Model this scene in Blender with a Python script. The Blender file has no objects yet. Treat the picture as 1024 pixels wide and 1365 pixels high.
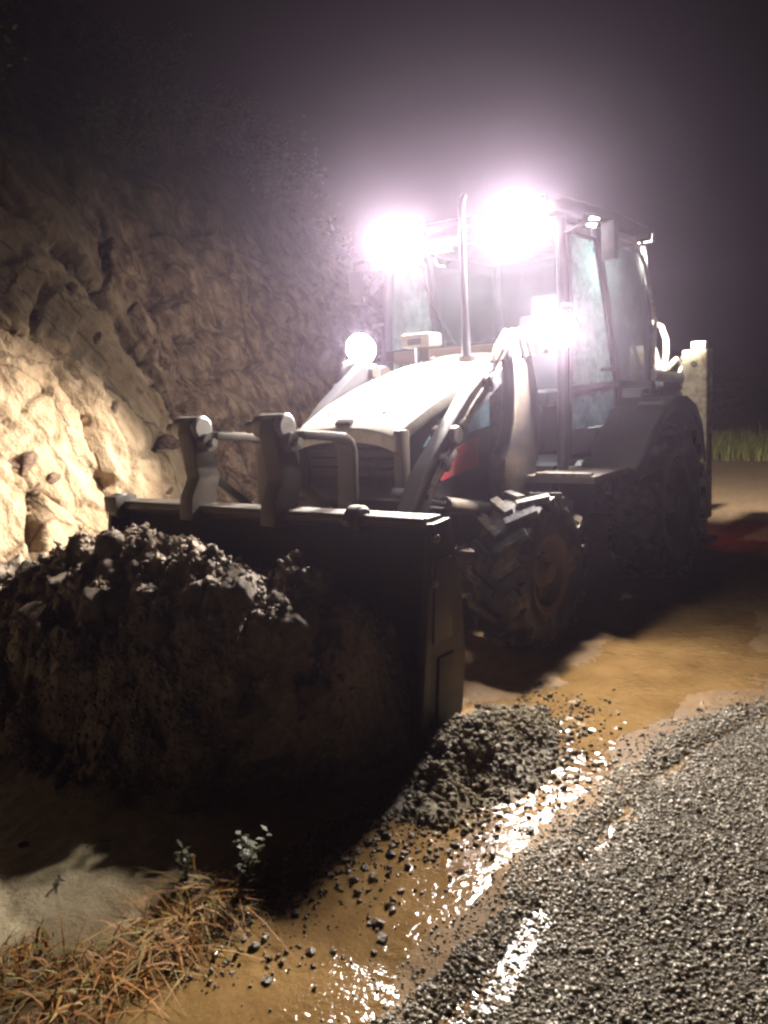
import bpy, bmesh, math, random
import numpy as np
from mathutils import Vector, Matrix, Euler, Quaternion

random.seed(7)
rng = np.random.default_rng(11)
scene = bpy.context.scene
col = scene.collection
R = math.radians

# ------------------------------------------------------------------ camera
cam_d = bpy.data.cameras.new('camera')
cam = bpy.data.objects.new('camera', cam_d)
col.objects.link(cam)
CAM = Vector((6.78, 3.232, 1.659))
yaw, pitch, roll = -2.4976, -0.147, -0.0539
fw = Vector((math.cos(yaw)*math.cos(pitch), math.sin(yaw)*math.cos(pitch), math.sin(pitch)))
rt = fw.cross(Vector((0, 0, 1))).normalized()
up = rt.cross(fw)
rt2 = rt*math.cos(roll) + up*math.sin(roll)
up2 = -rt*math.sin(roll) + up*math.cos(roll)
m = Matrix((rt2, up2, -fw)).transposed().to_4x4()
m.translation = CAM
cam.matrix_world = m
cam_d.sensor_fit = 'HORIZONTAL'
cam_d.sensor_width = 36.0
cam_d.lens = 36.0*1099.7/1024.0
cam_d.clip_start = 0.05
cam_d.clip_end = 2000
scene.camera = cam

# ------------------------------------------------------------------ world: clear night, almost no sky light
world = bpy.data.worlds.new('World')
scene.world = world
world.use_nodes = True
wn = world.node_tree
wn.nodes.clear()
sky = wn.nodes.new('ShaderNodeTexSky')
sky.sky_type = 'NISHITA'
sky.sun_disc = False
sky.sun_elevation = R(25)
sky.sun_rotation = R(200)
tint = wn.nodes.new('ShaderNodeMixRGB')
tint.blend_type = 'MULTIPLY'
tint.inputs[0].default_value = 1.0
tint.inputs[2].default_value = (1.0, 0.62, 0.52, 1)
bg = wn.nodes.new('ShaderNodeBackground')
bg.inputs['Strength'].default_value = 0.0002
wo = wn.nodes.new('ShaderNodeOutputWorld')
wn.links.new(sky.outputs[0], tint.inputs[1])
wn.links.new(tint.outputs[0], bg.inputs['Color'])
wn.links.new(bg.outputs[0], wo.inputs['Surface'])

night_fill_d = bpy.data.lights.new('night_fill', 'SUN')  # weak sun-type lamp added as fill; the night is moonless
night_fill_d.energy = 0.012
night_fill_d.angle = R(0.5)
night_fill_d.color = (1.0, 0.95, 0.9)
night_fill = bpy.data.objects.new('night_fill', night_fill_d)
col.objects.link(night_fill)
night_fill.rotation_euler = (R(65), 0, R(200))

LAMP_COL = (1.0, 0.92, 0.82)
ROOF_W, HEAD_W, HEADR_W, REAR_W = 480.0, 430.0, 2600.0, 60.0
HAZE = 0.0036

vs = scene.view_settings
vs.view_transform = 'Standard'
vs.look = 'None'
vs.gamma = 1.0
vs.exposure = 0.0
vs.use_curve_mapping = False
scene.render.engine = 'CYCLES'
cy = scene.cycles
cy.use_denoising = True
cy.use_adaptive_sampling = True
cy.adaptive_threshold = 0.02
try:
    cy.denoiser = 'OPENIMAGEDENOISE'
except Exception:
    pass
cy.pixel_filter_type = 'BLACKMAN_HARRIS'
cy.filter_width = 2.6
cy.max_bounces = 6
cy.diffuse_bounces = 3
cy.glossy_bounces = 3
cy.transmission_bounces = 4
cy.transparent_max_bounces = 12
cy.volume_bounces = 0
cy.sample_clamp_indirect = 4.0

# ------------------------------------------------------------------ noise helpers (numpy)
def _hash(ix, iy, iz, seed=0):
    h = (ix.astype(np.int64)*374761393 + iy.astype(np.int64)*668265263 + iz.astype(np.int64)*2147483647 + seed*974711) & 0xFFFFFFFF
    h = ((h ^ (h >> 13))*1274126177) & 0xFFFFFFFF
    h = (h ^ (h >> 16)) & 0xFFFFFFFF
    h = (h*2246822519) & 0xFFFFFFFF
    h = h ^ (h >> 15)
    return (h & 0xFFFFFF)/float(0xFFFFFF)

def vnoise(x, y, z=0.0, seed=0):
    x, y, z = np.broadcast_arrays(np.asarray(x, float), np.asarray(y, float), np.asarray(z, float))
    fx, fy, fz = np.floor(x), np.floor(y), np.floor(z)
    tx, ty, tz = x-fx, y-fy, z-fz
    tx = tx*tx*(3-2*tx); ty = ty*ty*(3-2*ty); tz = tz*tz*(3-2*tz)
    r = 0
    for dx in (0, 1):
        for dy in (0, 1):
            for dz in (0, 1):
                w = (tx if dx else 1-tx)*(ty if dy else 1-ty)*(tz if dz else 1-tz)
                r = r + w*_hash(fx+dx, fy+dy, fz+dz, seed)
    return r*2-1

def fbm(x, y, z=0.0, octv=4, gain=0.5, seed=0, ridged=False):
    a, s, f, n = 1.0, 0.0, 1.0, 0.0
    for o in range(octv):
        v = vnoise(np.asarray(x)*f, np.asarray(y)*f, np.asarray(z)*f, seed+o*17)
        if ridged:
            v = 1-2*np.abs(v)
        s = s + a*v; n += a
        a *= gain; f *= 2.03
    return s/n

def worley(x, y, z, seed=0):
    """F1, F2, id of nearest cell"""
    x, y, z = np.broadcast_arrays(np.asarray(x, float), np.asarray(y, float), np.asarray(z, float))
    fx, fy, fz = np.floor(x), np.floor(y), np.floor(z)
    f1 = np.full(x.shape, 9.0); f2 = np.full(x.shape, 9.0); idv = np.zeros(x.shape)
    for dx in (-1, 0, 1):
        for dy in (-1, 0, 1):
            for dz in (-1, 0, 1):
                cx, cy_, cz = fx+dx, fy+dy, fz+dz
                px = cx+_hash(cx, cy_, cz, seed); py = cy_+_hash(cx, cy_, cz, seed+1); pz = cz+_hash(cx, cy_, cz, seed+2)
                d = np.sqrt((px-x)**2+(py-y)**2+(pz-z)**2)
                i = _hash(cx, cy_, cz, seed+3)
                nf2 = np.where(d < f1, f1, np.minimum(f2, d))
                idv = np.where(d < f1, i, idv)
                f1 = np.minimum(f1, d); f2 = nf2
    return f1, f2, idv

def sstep(a, b, x):
    t = np.clip((np.asarray(x, float)-a)/(b-a), 0, 1)
    return t*t*(3-2*t)

# ------------------------------------------------------------------ material helpers
class NT:
    def __init__(s, name):
        s.m = bpy.data.materials.new(name)
        s.m.use_nodes = True
        s.t = s.m.node_tree
        s.t.nodes.clear()
        s.out = s.t.nodes.new('ShaderNodeOutputMaterial')
        s.tc = s.t.nodes.new('ShaderNodeTexCoord')
    def n(s, typ, **kw):
        nd = s.t.nodes.new(typ)
        for k, v in kw.items():
            setattr(nd, k, v)
        return nd
    def l(s, a, b):
        s.t.links.new(a, b)
    def noise(s, scale, detail=4, rough=0.55, vec=None, dist=0.0):
        nd = s.n('ShaderNodeTexNoise')
        nd.inputs['Scale'].default_value = scale
        nd.inputs['Detail'].default_value = detail
        nd.inputs['Roughness'].default_value = rough
        nd.inputs['Distortion'].default_value = dist
        s.l(vec or s.tc.outputs['Object'], nd.inputs['Vector'])
        return nd.outputs['Fac']
    def voronoi(s, scale, feature='F1', out='Distance', vec=None):
        nd = s.n('ShaderNodeTexVoronoi', feature=feature)
        nd.inputs['Scale'].default_value = scale
        s.l(vec or s.tc.outputs['Object'], nd.inputs['Vector'])
        return nd.outputs[out]
    def ramp(s, fac, stops):
        nd = s.n('ShaderNodeValToRGB')
        el = nd.color_ramp.elements
        while len(el) < len(stops):
            el.new(0.5)
        for e, (p, c) in zip(el, stops):
            e.position = p
            e.color = c if len(c) == 4 else (*c, 1)
        s.l(fac, nd.inputs['Fac'])
        return nd.outputs['Color']
    def mapr(s, fac, a, b, c, d):
        nd = s.n('ShaderNodeMapRange')
        for i, v in enumerate((a, b, c, d)):
            nd.inputs[i+1].default_value = v
        s.l(fac, nd.inputs[0])
        return nd.outputs[0]
    def mix(s, fac, a, b, blend='MIX'):
        nd = s.n('ShaderNodeMixRGB', blend_type=blend)
        for i, v in enumerate((fac, a, b)):
            if isinstance(v, (int, float)):
                nd.inputs[i].default_value = v if i == 0 else (v, v, v, 1)
            elif isinstance(v, tuple):
                nd.inputs[i].default_value = (*v, 1) if len(v) == 3 else v
            else:
                s.l(v, nd.inputs[i])
        return nd.outputs[0]
    def math(s, op, a, b=0.0):
        nd = s.n('ShaderNodeMath', operation=op)
        for i, v in enumerate((a, b)):
            if isinstance(v, (int, float)):
                nd.inputs[i].default_value = v
            else:
                s.l(v, nd.inputs[i])
        return nd.outputs[0]
    def bump(s, h, strength=0.5, dist=0.01, prev=None):
        nd = s.n('ShaderNodeBump')
        nd.inputs['Strength'].default_value = strength
        nd.inputs['Distance'].default_value = dist
        s.l(h, nd.inputs['Height'])
        if prev is not None:
            s.l(prev, nd.inputs['Normal'])
        return nd.outputs[0]
    def bsdf(s, color, rough=0.5, metal=0.0, normal=None, spec=0.5, **kw):
        p = s.n('ShaderNodeBsdfPrincipled')
        def put(k, v):
            if isinstance(v, (int, float)):
                p.inputs[k].default_value = v
            elif isinstance(v, tuple):
                p.inputs[k].default_value = (*v, 1) if len(v) == 3 else v
            else:
                s.l(v, p.inputs[k])
        put('Base Color', color); put('Roughness', rough); put('Metallic', metal); put('Specular IOR Level', spec)
        for k, v in kw.items():
            put(k, v)
        if normal is not None:
            s.l(normal, p.inputs['Normal'])
        s.l(p.outputs[0], s.out.inputs['Surface'])
        return p

MUD = (0.17, 0.115, 0.065)

def painted(name, color, rough=0.38, dirt=0.45, dirt_col=MUD, metal=0.0, scale=3.0):
    t = NT(name)
    a = t.noise(scale, 6, 0.65)
    b = t.noise(scale*9, 4, 0.6)
    f = t.math('MULTIPLY', t.math('ADD', a, t.math('MULTIPLY', b, 0.5)), 1.0)
    f = t.mapr(f, 0.68, 1.0, 0.0, dirt*2)
    f2 = t.n('ShaderNodeClamp'); t.l(f, f2.inputs[0]); f = f2.outputs[0]
    colr = t.mix(f, color, dirt_col)
    rg = t.mapr(f, 0, 1, rough, 0.85)
    bp = t.bump(b, 0.15, 0.004)
    t.bsdf(colr, rg, metal, bp)
    return t.m

MAT = {}
MAT['white'] = painted('cream_white_paint', (0.74, 0.70, 0.62), 0.34, 0.22)
MAT['cream'] = painted('cream_frame_paint', (0.62, 0.53, 0.34), 0.45, 0.5)
MAT['grey'] = painted('grey_arm_paint', (0.06, 0.06, 0.07), 0.3, 0.25, (0.08, 0.06, 0.045))
MAT['dark'] = painted('black_chassis_paint', (0.03, 0.03, 0.034), 0.4, 0.45)
MAT['frame'] = painted('dark_cab_paint', (0.022, 0.022, 0.027), 0.3, 0.12)
MAT['fender'] = painted('greyish_beige_fender', (0.13, 0.115, 0.095), 0.42, 0.55)
MAT['bucket'] = painted('worn_bucket_steel', (0.036, 0.032, 0.03), 0.42, 0.5, (0.09, 0.065, 0.04), 0.3)
MAT['steel'] = painted('worn_bright_steel', (0.26, 0.24, 0.22), 0.38, 0.6, MUD, 0.7)
MAT['forksteel'] = painted('worn_fork_steel', (0.075, 0.065, 0.055), 0.42, 0.5, (0.12, 0.09, 0.06), 0.3)
MAT['chrome'] = painted('cylinder_rod_chrome', (0.75, 0.74, 0.72), 0.12, 0.2, MUD, 1.0)
MAT['blue'] = painted('blue_stripe_paint', (0.22, 0.42, 0.52), 0.25, 0.3)
MAT['red'] = painted('red_stripe_paint', (0.30, 0.035, 0.045), 0.3, 0.4)
MAT['hose'] = painted('grey_hose_sleeve', (0.05, 0.05, 0.055), 0.5, 0.3, (0.08, 0.06, 0.045))
MAT['palehose'] = painted('pale_hose_sleeve', (0.36, 0.33, 0.29), 0.5, 0.3)
MAT['plastic'] = painted('black_plastic', (0.025, 0.025, 0.028), 0.45, 0.2)
MAT['seat'] = painted('dark_seat_fabric', (0.05, 0.05, 0.06), 0.8, 0.15)
MAT['rim'] = painted('muddy_yellow_rim', (0.12, 0.075, 0.03), 0.6, 0.8, (0.12, 0.075, 0.04))
MAT['rearrim'] = painted('muddy_dark_rim', (0.10, 0.07, 0.055), 0.5, 0.8, (0.09, 0.06, 0.04))
MAT['sticker'] = painted('white_reflector', (0.85, 0.85, 0.82), 0.3, 0.1)

def tyre_mat():
    t = NT('muddy_tyre_rubber')
    a = t.noise(5, 6, 0.65)
    f = t.mapr(a, 0.50, 0.68, 0, 1)
    c = t.mix(f, (0.022, 0.022, 0.024), (0.19, 0.14, 0.09))
    b = t.noise(45, 5, 0.6)
    t.bsdf(c, t.mapr(f, 0, 1, 0.45, 0.55), 0, t.bump(b, 0.5, 0.01))
    return t.m
MAT['tyre'] = tyre_mat()

def glass_mat(name, tintc=(0.75, 0.82, 0.80), film=0.10):
    t = NT(name)
    tr = t.n('ShaderNodeBsdfTransparent'); tr.inputs[0].default_value = (*tintc, 1)
    gl = t.n('ShaderNodeBsdfGlossy'); gl.inputs['Roughness'].default_value = 0.04
    df = t.n('ShaderNodeBsdfTranslucent'); df.inputs[0].default_value = (0.75, 0.8, 0.78, 1)
    d2 = t.n('ShaderNodeBsdfDiffuse'); d2.inputs[0].default_value = (0.5, 0.52, 0.5, 1)
    lw = t.n('ShaderNodeFresnel'); lw.inputs[0].default_value = 1.45
    mx = t.n('ShaderNodeMixShader'); t.l(lw.outputs[0], mx.inputs[0]); t.l(tr.outputs[0], mx.inputs[1]); t.l(gl.outputs[0], mx.inputs[2])
    ad = t.n('ShaderNodeMixShader'); ad.inputs[0].default_value = 0.5
    t.l(df.outputs[0], ad.inputs[1]); t.l(d2.outputs[0], ad.inputs[2])
    nz = t.noise(7, 6, 0.7)
    f = t.mapr(nz, 0.35, 0.75, film*0.3, film*1.8)
    m2 = t.n('ShaderNodeMixShader'); t.l(f, m2.inputs[0]); t.l(mx.outputs[0], m2.inputs[1]); t.l(ad.outputs[0], m2.inputs[2])
    t.l(m2.outputs[0], t.out.inputs['Surface'])
    return t.m
MAT['glass'] = glass_mat('dusty_windscreen_glass', film=0.07)
MAT['lowglass'] = glass_mat('bluish_lower_glass', (0.3, 0.45, 0.55), film=0.35)
MAT['sideglass'] = glass_mat('fogged_greenish_glass', (0.55, 0.72, 0.68), film=0.62)

def emit_mat(name, colr, strength):
    t = NT(name)
    e = t.n('ShaderNodeEmission'); e.inputs[0].default_value = (*colr, 1); e.inputs[1].default_value = strength
    t.l(e.outputs[0], t.out.inputs['Surface'])
    return t.m
MAT['lens'] = emit_mat('lit_lamp_lens', (1.0, 0.95, 0.97), 340)
MAT['lens_small'] = emit_mat('lit_small_lamp_lens', (1, 0.95, 0.9), 14)
MAT['taillens'] = emit_mat('lit_red_tail_lens', (1, 0.05, 0.03), 6)

# ------------------------------------------------------------------ mesh helpers
class MB:
    def __init__(s):
        s.v = []; s.f = []
    def add(s, verts, faces):
        o = len(s.v)
        s.v.extend([tuple(p) for p in verts])
        s.f.extend([tuple(i+o for i in f) for f in faces])
        return s
    def box(s, c, size, rot=None):
        hx, hy, hz = [q/2 for q in size]
        vs_ = [Vector((x, y, z)) for x in (-hx, hx) for y in (-hy, hy) for z in (-hz, hz)]
        if rot is not None:
            mt = rot if isinstance(rot, Matrix) else Euler(rot).to_matrix()
            vs_ = [mt @ p for p in vs_]
        vs_ = [p+Vector(c) for p in vs_]
        return s.add(vs_, [(0, 1, 3, 2), (4, 6, 7, 5), (0, 4, 5, 1), (2, 3, 7, 6), (0, 2, 6, 4), (1, 5, 7, 3)])
    def beam(s, a, b, w, h, upv=(0, 0, 1)):
        a, b = Vector(a), Vector(b)
        d = (b-a); L = d.length; d.normalize()
        u = Vector(upv)
        sd = u.cross(d)
        if sd.length < 1e-4:
            sd = Vector((0, 1, 0)).cross(d)
        sd.normalize(); u = d.cross(sd)
        mt = Matrix((d, sd, u)).transposed()
        return s.box((a+b)/2, (L, w, h), mt)
    def prism(s, poly, y0, y1):
        """polygon in the XZ plane extruded along Y"""
        n = len(poly)
        vs_ = [(x, y0, z) for x, z in poly]+[(x, y1, z) for x, z in poly]
        fs = [tuple(range(n)), tuple(range(2*n-1, n-1, -1))]
        for i in range(n):
            j = (i+1) % n
            fs.append((i, i+n, j+n, j))
        return s.add(vs_, fs)
    def sheet(s, path, y0, y1, th):
        """a curved plate: an XZ path given thickness, extruded along Y"""
        P = [Vector((x, 0, z)) for x, z in path]
        outer = []
        for i, p in enumerate(P):
            d = (P[min(i+1, len(P)-1)]-P[max(i-1, 0)]).normalized()
            nrm = Vector((-d.z, 0, d.x))
            q = p+nrm*th
            outer.append((q.x, q.z))
        return s.strip([(p.x, p.z) for p in P], outer, y0, y1)
    def strip(s, inner, outer, y0, y1):
        n = len(inner)
        vs_ = []
        for y in (y0, y1):
            vs_ += [(x, y, z) for x, z in inner]+[(x, y, z) for x, z in outer]
        fs = []
        o = 2*n
        for i in range(n-1):
            fs.append((i, i+1, i+1+o, i+o))
            fs.append((n+i, n+i+o, n+i+1+o, n+i+1))
            fs.append((i, n+i, n+i+1, i+1))
            fs.append((o+i, o+i+1, o+n+i+1, o+n+i))
        fs.append((0, o, o+n, n))
        fs.append((n-1, 2*n-1, o+2*n-1, o+n-1))
        return s.add(vs_, fs)
    def tube(s, path, r, n=12, cap=True):
        P = [Vector(p) for p in path]
        rings = []
        t0 = (P[1]-P[0]).normalized()
        ref = Vector((0, 0, 1)) if abs(t0.z) < 0.9 else Vector((1, 0, 0))
        nrm = (ref-t0*ref.dot(t0)).normalized()
        rr = r if isinstance(r, (list, tuple)) else [r]*len(P)
        vs_ = []
        for i, p in enumerate(P):
            t = (P[min(i+1, len(P)-1)]-P[max(i-1, 0)]).normalized()
            nrm = (nrm-t*nrm.dot(t)).normalized()
            bn = t.cross(nrm)
            for k in range(n):
                a = 2*math.pi*k/n
                vs_.append(p+(nrm*math.cos(a)+bn*math.sin(a))*rr[i])
        fs = []
        for i in range(len(P)-1):
            for k in range(n):
                k2 = (k+1) % n
                fs.append((i*n+k, i*n+k2, (i+1)*n+k2, (i+1)*n+k))
        if cap:
            fs.append(tuple(range(n-1, -1, -1)))
            fs.append(tuple((len(P)-1)*n+k for k in range(n)))
        return s.add(vs_, fs)
    def lathe(s, prof, c=(0, 0, 0), n=40, closed=False):
        """profile of (radius, y) round the Y axis"""
        vs_ = []
        for r, y in prof:
            for k in range(n):
                a = 2*math.pi*k/n
                vs_.append((c[0]+r*math.cos(a), c[1]+y, c[2]+r*math.sin(a)))
        fs = []
        m_ = len(prof)
        for i in range(m_-1 if not closed else m_):
            j = (i+1) % m_
            for k in range(n):
                k2 = (k+1) % n
                fs.append((i*n+k, j*n+k, j*n+k2, i*n+k2))
        if not closed:
            if prof[0][0] > 1e-4: fs.append(tuple(range(n)))
            if prof[-1][0] > 1e-4: fs.append(tuple((m_-1)*n+k for k in range(n-1, -1, -1)))
        return s.add(vs_, fs)
    def build(s, name, mat, parent=None, bevel=0.0, seg=2, smooth=35, loc=None):
        me = bpy.data.meshes.new(name)
        me.from_pydata(s.v, [], s.f)
        bm = bmesh.new(); bm.from_mesh(me)
        bmesh.ops.recalc_face_normals(bm, faces=bm.faces)
        if bevel > 0:
            ed = [e for e in bm.edges if len(e.link_faces) == 2 and e.calc_face_angle(0) > R(25)]
            bmesh.ops.bevel(bm, geom=ed, offset=bevel, segments=seg, profile=0.6, affect='EDGES', clamp_overlap=True)
        bm.to_mesh(me); bm.free()
        if smooth:
            me.polygons.foreach_set('use_smooth', [True]*len(me.polygons))
            me.set_sharp_from_angle(angle=R(smooth))
        return link(name, me, mat, parent, loc)

def link(name, me, mat, parent=None, loc=None):
    o = bpy.data.objects.new(name, me)
    col.objects.link(o)
    if mat is not None and not me.materials:
        me.materials.append(MAT[mat] if isinstance(mat, str) else mat)
    if parent is not None:
        o.parent = parent
    if loc is not None:
        o.location = loc
    return o

def empty(name, loc=(0, 0, 0), parent=None):
    o = bpy.data.objects.new(name, None)
    col.objects.link(o)
    o.location = loc
    if parent is not None:
        o.parent = parent
    return o

def tag(o, label=None, cat=None, group=None, kind=None):
    for k, v in (('label', label), ('category', cat), ('group', group), ('kind', kind)):
        if v:
            o[k] = v
    return o

def copy_tree(o, parent=None):
    c = o.copy(); col.objects.link(c)
    c.parent = parent
    for ch in o.children:
        copy_tree(ch, c)
    return c

def grid_mesh(name, X, Y, Z, flip=False):
    """regular grid of 2-D arrays"""
    nx, ny = X.shape
    V = np.stack([X, Y, Z], -1).reshape(-1, 3)
    i = np.arange(nx*ny).reshape(nx, ny)
    a, b, c, d = i[:-1, :-1].ravel(), i[1:, :-1].ravel(), i[1:, 1:].ravel(), i[:-1, 1:].ravel()
    F = np.stack([a, b, c, d] if not flip else [a, d, c, b], 1)
    return np_mesh(name, V, F)

def np_mesh(name, V, F, smooth=True):
    me = bpy.data.meshes.new(name)
    k = F.shape[1]
    me.vertices.add(len(V)); me.vertices.foreach_set('co', np.ascontiguousarray(V, dtype=np.float32).ravel())
    me.loops.add(F.size); me.loops.foreach_set('vertex_index', np.ascontiguousarray(F, dtype=np.int32).ravel())
    me.polygons.add(len(F)); me.polygons.foreach_set('loop_start', np.arange(0, F.size, k, dtype=np.int32))
    if smooth:
        me.polygons.foreach_set('use_smooth', [True]*len(F))
    me.update(calc_edges=True)
    me.validate()
    return me

def hull_rock(seed, n=16, flat=0.75):
    r = random.Random(seed)
    bm = bmesh.new()
    for i in range(n):
        v = Vector((r.gauss(0, 1), r.gauss(0, 1), r.gauss(0, 1))).normalized()*r.uniform(0.8, 1.0)
        v.z *= flat
        bm.verts.new(v)
    res = bmesh.ops.convex_hull(bm, input=bm.verts)
    bmesh.ops.delete(bm, geom=list({g for g in res['geom_interior'] if isinstance(g, bmesh.types.BMVert)}), context='VERTS')
    bm.verts.ensure_lookup_table(); bm.verts.index_update()
    bmesh.ops.triangulate(bm, faces=bm.faces)
    V = np.array([v.co[:] for v in bm.verts]); F = np.array([[v.index for v in f.verts] for f in bm.faces])
    bm.free()
    return V, F
ROCKS = [hull_rock(i, 13+i % 5, 0.6+0.1*(i % 4)) for i in range(8)]
CHIPS = [hull_rock(50+i, 8, 0.7) for i in range(8)]

def scatter_rocks(name, P, S, ROCKS=ROCKS):
    """many small angular stones in ONE mesh: positions P, sizes S"""
    Vs, Fs, off = [], [], 0
    kinds = rng.integers(0, len(ROCKS), len(P))
    for k, (RV, RF) in enumerate(ROCKS):
        idx = np.where(kinds == k)[0]
        if not len(idx):
            continue
        q = rng.normal(size=(len(idx), 4)); q /= np.linalg.norm(q, axis=1)[:, None]
        w, x, y, z = q.T
        M = np.stack([1-2*(y*y+z*z), 2*(x*y-z*w), 2*(x*z+y*w), 2*(x*y+z*w), 1-2*(x*x+z*z), 2*(y*z-x*w), 2*(x*z-y*w), 2*(y*z+x*w), 1-2*(x*x+y*y)], 1).reshape(-1, 3, 3)
        V = np.einsum('nij,vj->nvi', M, RV)*S[idx][:, None, None]+P[idx][:, None, :]
        n, v = V.shape[:2]
        Vs.append(V.reshape(-1, 3))
        Fs.append((RF[None]+(np.arange(n)*v)[:, None, None]).reshape(-1, 3)+off)
        off += n*v
    return np_mesh(name, np.concatenate(Vs), np.concatenate(Fs), smooth=False)

# ================================================================== SETTING
# ---- terrain heights
def track_h(x, y):
    """muddy shoulder in front of and beside the machine"""
    h = 0.030*fbm(x*0.9, y*0.9, 0, 3, seed=3)+0.016*fbm(x*4, y*4, 0, 4, 0.55, seed=9)+0.006*fbm(x*22, y*22, 0, 3, 0.6, seed=21)
    h = h-0.040*np.exp(-np.abs((y-1.66-0.05*np.sin(x*1.3))/0.36)**3)*sstep(-0.5, 1.5, x)            # wet rut beside the gravel
    return h

def mud_material():
    t = NT('wet_mud_ground')
    sep = t.n('ShaderNodeSeparateXYZ'); t.l(t.tc.outputs['Object'], sep.inputs[0])
    a = t.noise(1.3, 6, 0.6)
    b = t.noise(14, 6, 0.65)
    c = t.noise(70, 4, 0.6)
    base = t.ramp(t.math('ADD', t.math('MULTIPLY', a, 0.6), t.math('MULTIPLY', b, 0.4)),
                  [(0.3, (0.10, 0.062, 0.030)), (0.52, (0.19, 0.115, 0.052)), (0.75, (0.27, 0.18, 0.09))])
    # pale trampled earth ahead of the heap
    py = t.math('ADD', sep.outputs[1], t.math('MULTIPLY', t.math('SUBTRACT', b, 0.5), 0.5))
    mk = t.mapr(py, 0.75, 1.15, 1.0, 0.0)
    mk = t.math('MULTIPLY', mk, t.mapr(sep.outputs[0], 4.4, 4.8, 0.0, 1.0))
    pale = t.ramp(t.math('ADD', t.math('MULTIPLY', b, 0.6), t.math('MULTIPLY', c, 0.4)), [(0.3, (0.20, 0.155, 0.085)), (0.7, (0.42, 0.355, 0.23))])
    base = t.mix(mk, base, pale)
    # dry far track
    far = t.mapr(sep.outputs[0], -1.5, 1.0, 1.0, 0.0)
    base = t.mix(far, base, t.ramp(b, [(0.3, (0.20, 0.13, 0.07)), (0.7, (0.32, 0.22, 0.13))]))
    wet = t.mapr(a, 0.38, 0.62, 0.55, 0.8)
    rg = t.mix(t.math('MAXIMUM', mk, far), wet, 0.75)
    n1 = t.bump(b, 0.5, 0.02)
    n2 = t.bump(c, 0.6, 0.006, n1)
    t.bsdf(base, rg, 0, n2, 0.2)
    return t.m

def axis(segs):
    out = []
    for a, b, st in segs:
        n = max(1, int(round((b-a)/st)))
        out += list(np.linspace(a, b, n, endpoint=False))
    out.append(segs[-1][1])
    return np.array(out)

gx_ = axis([(-80, -20, 12), (-20, -4, 0.5), (-4, 2.0, 0.06), (2.0, 6.4, 0.022), (6.4, 12, 0.4), (12, 80, 12)])
gy_ = axis([(-80, -10, 14), (-10, -3, 0.5), (-3, 0.0, 0.06), (0.0, 2.2, 0.022), (2.2, 5, 0.2), (5, 80, 13)])
GX, GY = np.meshgrid(gx_, gy_, indexing='ij')
near = sstep(30, 15, np.hypot(GX-2, GY))
GZ = track_h(GX, GY)*near
# churned ruts beside the wheels
GZ -= 0.09*sstep(2.04, 2.29, GY-0.58*sstep(3.7, 1.6, GX))          # bed under the gravel road
# tyre prints along the wet strip
GZ += near*0.016*np.tanh(4*np.sin(GX*2*math.pi/0.13+np.abs(GY-1.72)*14))*np.exp(-((GY-1.72)/0.15)**4)*sstep(2.9, 2.3, GX)*sstep(-3.0, -1.0, GX)
GZ += near*0.03*fbm(GX*2.5, GY*2.5, 0, 4, seed=40)*np.exp(-((GY-1.35)/0.35)**2)*sstep(3.2, 2.2, GX)
ground = link('ground', grid_mesh('ground', GX, GY, GZ), mud_material())
tag(ground, kind='structure')

# ---- murky water lying in the low ground between the mud and the gravel
def water_material():
    t = NT('murky_brown_water')
    a = t.noise(3.0, 5, 0.6)
    b = t.noise(22, 5, 0.6)
    c = t.voronoi(60, 'F1')
    base = t.ramp(a, [(0.3, (0.13, 0.073, 0.026)), (0.7, (0.25, 0.152, 0.060))])
    n1 = t.bump(t.noise(60, 2, 0.5), 0.55, 0.005)
    t.bsdf(base, t.mapr(b, 0.3, 0.7, 0.05, 0.12), 0, n1, IOR=1.4)
    return t.m
wx = np.linspace(0.8, 5.9, 700); wy = np.linspace(1.0, 2.60, 210)
WX, WY = np.meshgrid(wx, wy, indexing='ij')
WYw = WY+0.03*vnoise(WX*3, WY*0+3.0)
puddle = link('puddle', grid_mesh('puddle', WX, WYw, -0.008+0.0040*sstep(0.0, 0.8, fbm(WX*26, WY*26, 0, 2, 0.6, seed=31))*sstep(-0.5, 0.3, vnoise(WX*3, WY*3, 0, 36))+0.0028*vnoise(WX*40, WY*40, 0, 33)*sstep(-0.3, 0.4, vnoise(WX*4, WY*4, 0, 35))), water_material())
tag(puddle, kind='structure')

# ---- gravel road on the near side
def gravel_base_material():
    t = NT('gravel_road_bed')
    v = t.ramp(t.voronoi(55, 'F1', 'Color'), [(0.2, (0.25, 0.25, 0.25)), (0.8, (0.75, 0.74, 0.72))])
    d = t.voronoi(55, 'F1')
    n = t.noise(2, 5, 0.6)
    c = t.mix(0.5, t.ramp(n, [(0.3, (0.05, 0.042, 0.031)), (0.7, (0.095, 0.08, 0.06))]), v, 'SOFT_LIGHT')  # bed colour darkened to stand in for shade between the chips
    t.bsdf(c, 0.9, 0, t.bump(d, 1.0, 0.02), 0.15)
    return t.m
rx = axis([(-60, -5, 3), (-5, 1.5, 0.15), (1.5, 6.6, 0.03), (6.6, 14, 0.4)])
rv = axis([(0, 1.0, 0.03), (1.0, 2.2, 0.06), (2.2, 5.5, 0.4)])
RX, RV_ = np.meshgrid(rx, rv, indexing='ij')
def road_edge(x):
    return 2.03+0.04*vnoise(np.asarray(x)*1.1, 0.3)+0.045*vnoise(np.asarray(x)*4.1, 7.3)+0.05*vnoise(np.asarray(x)*9.0, 3.3)+0.58*sstep(3.7, 1.6, x)
RY = road_edge(RX)+RV_
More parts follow.
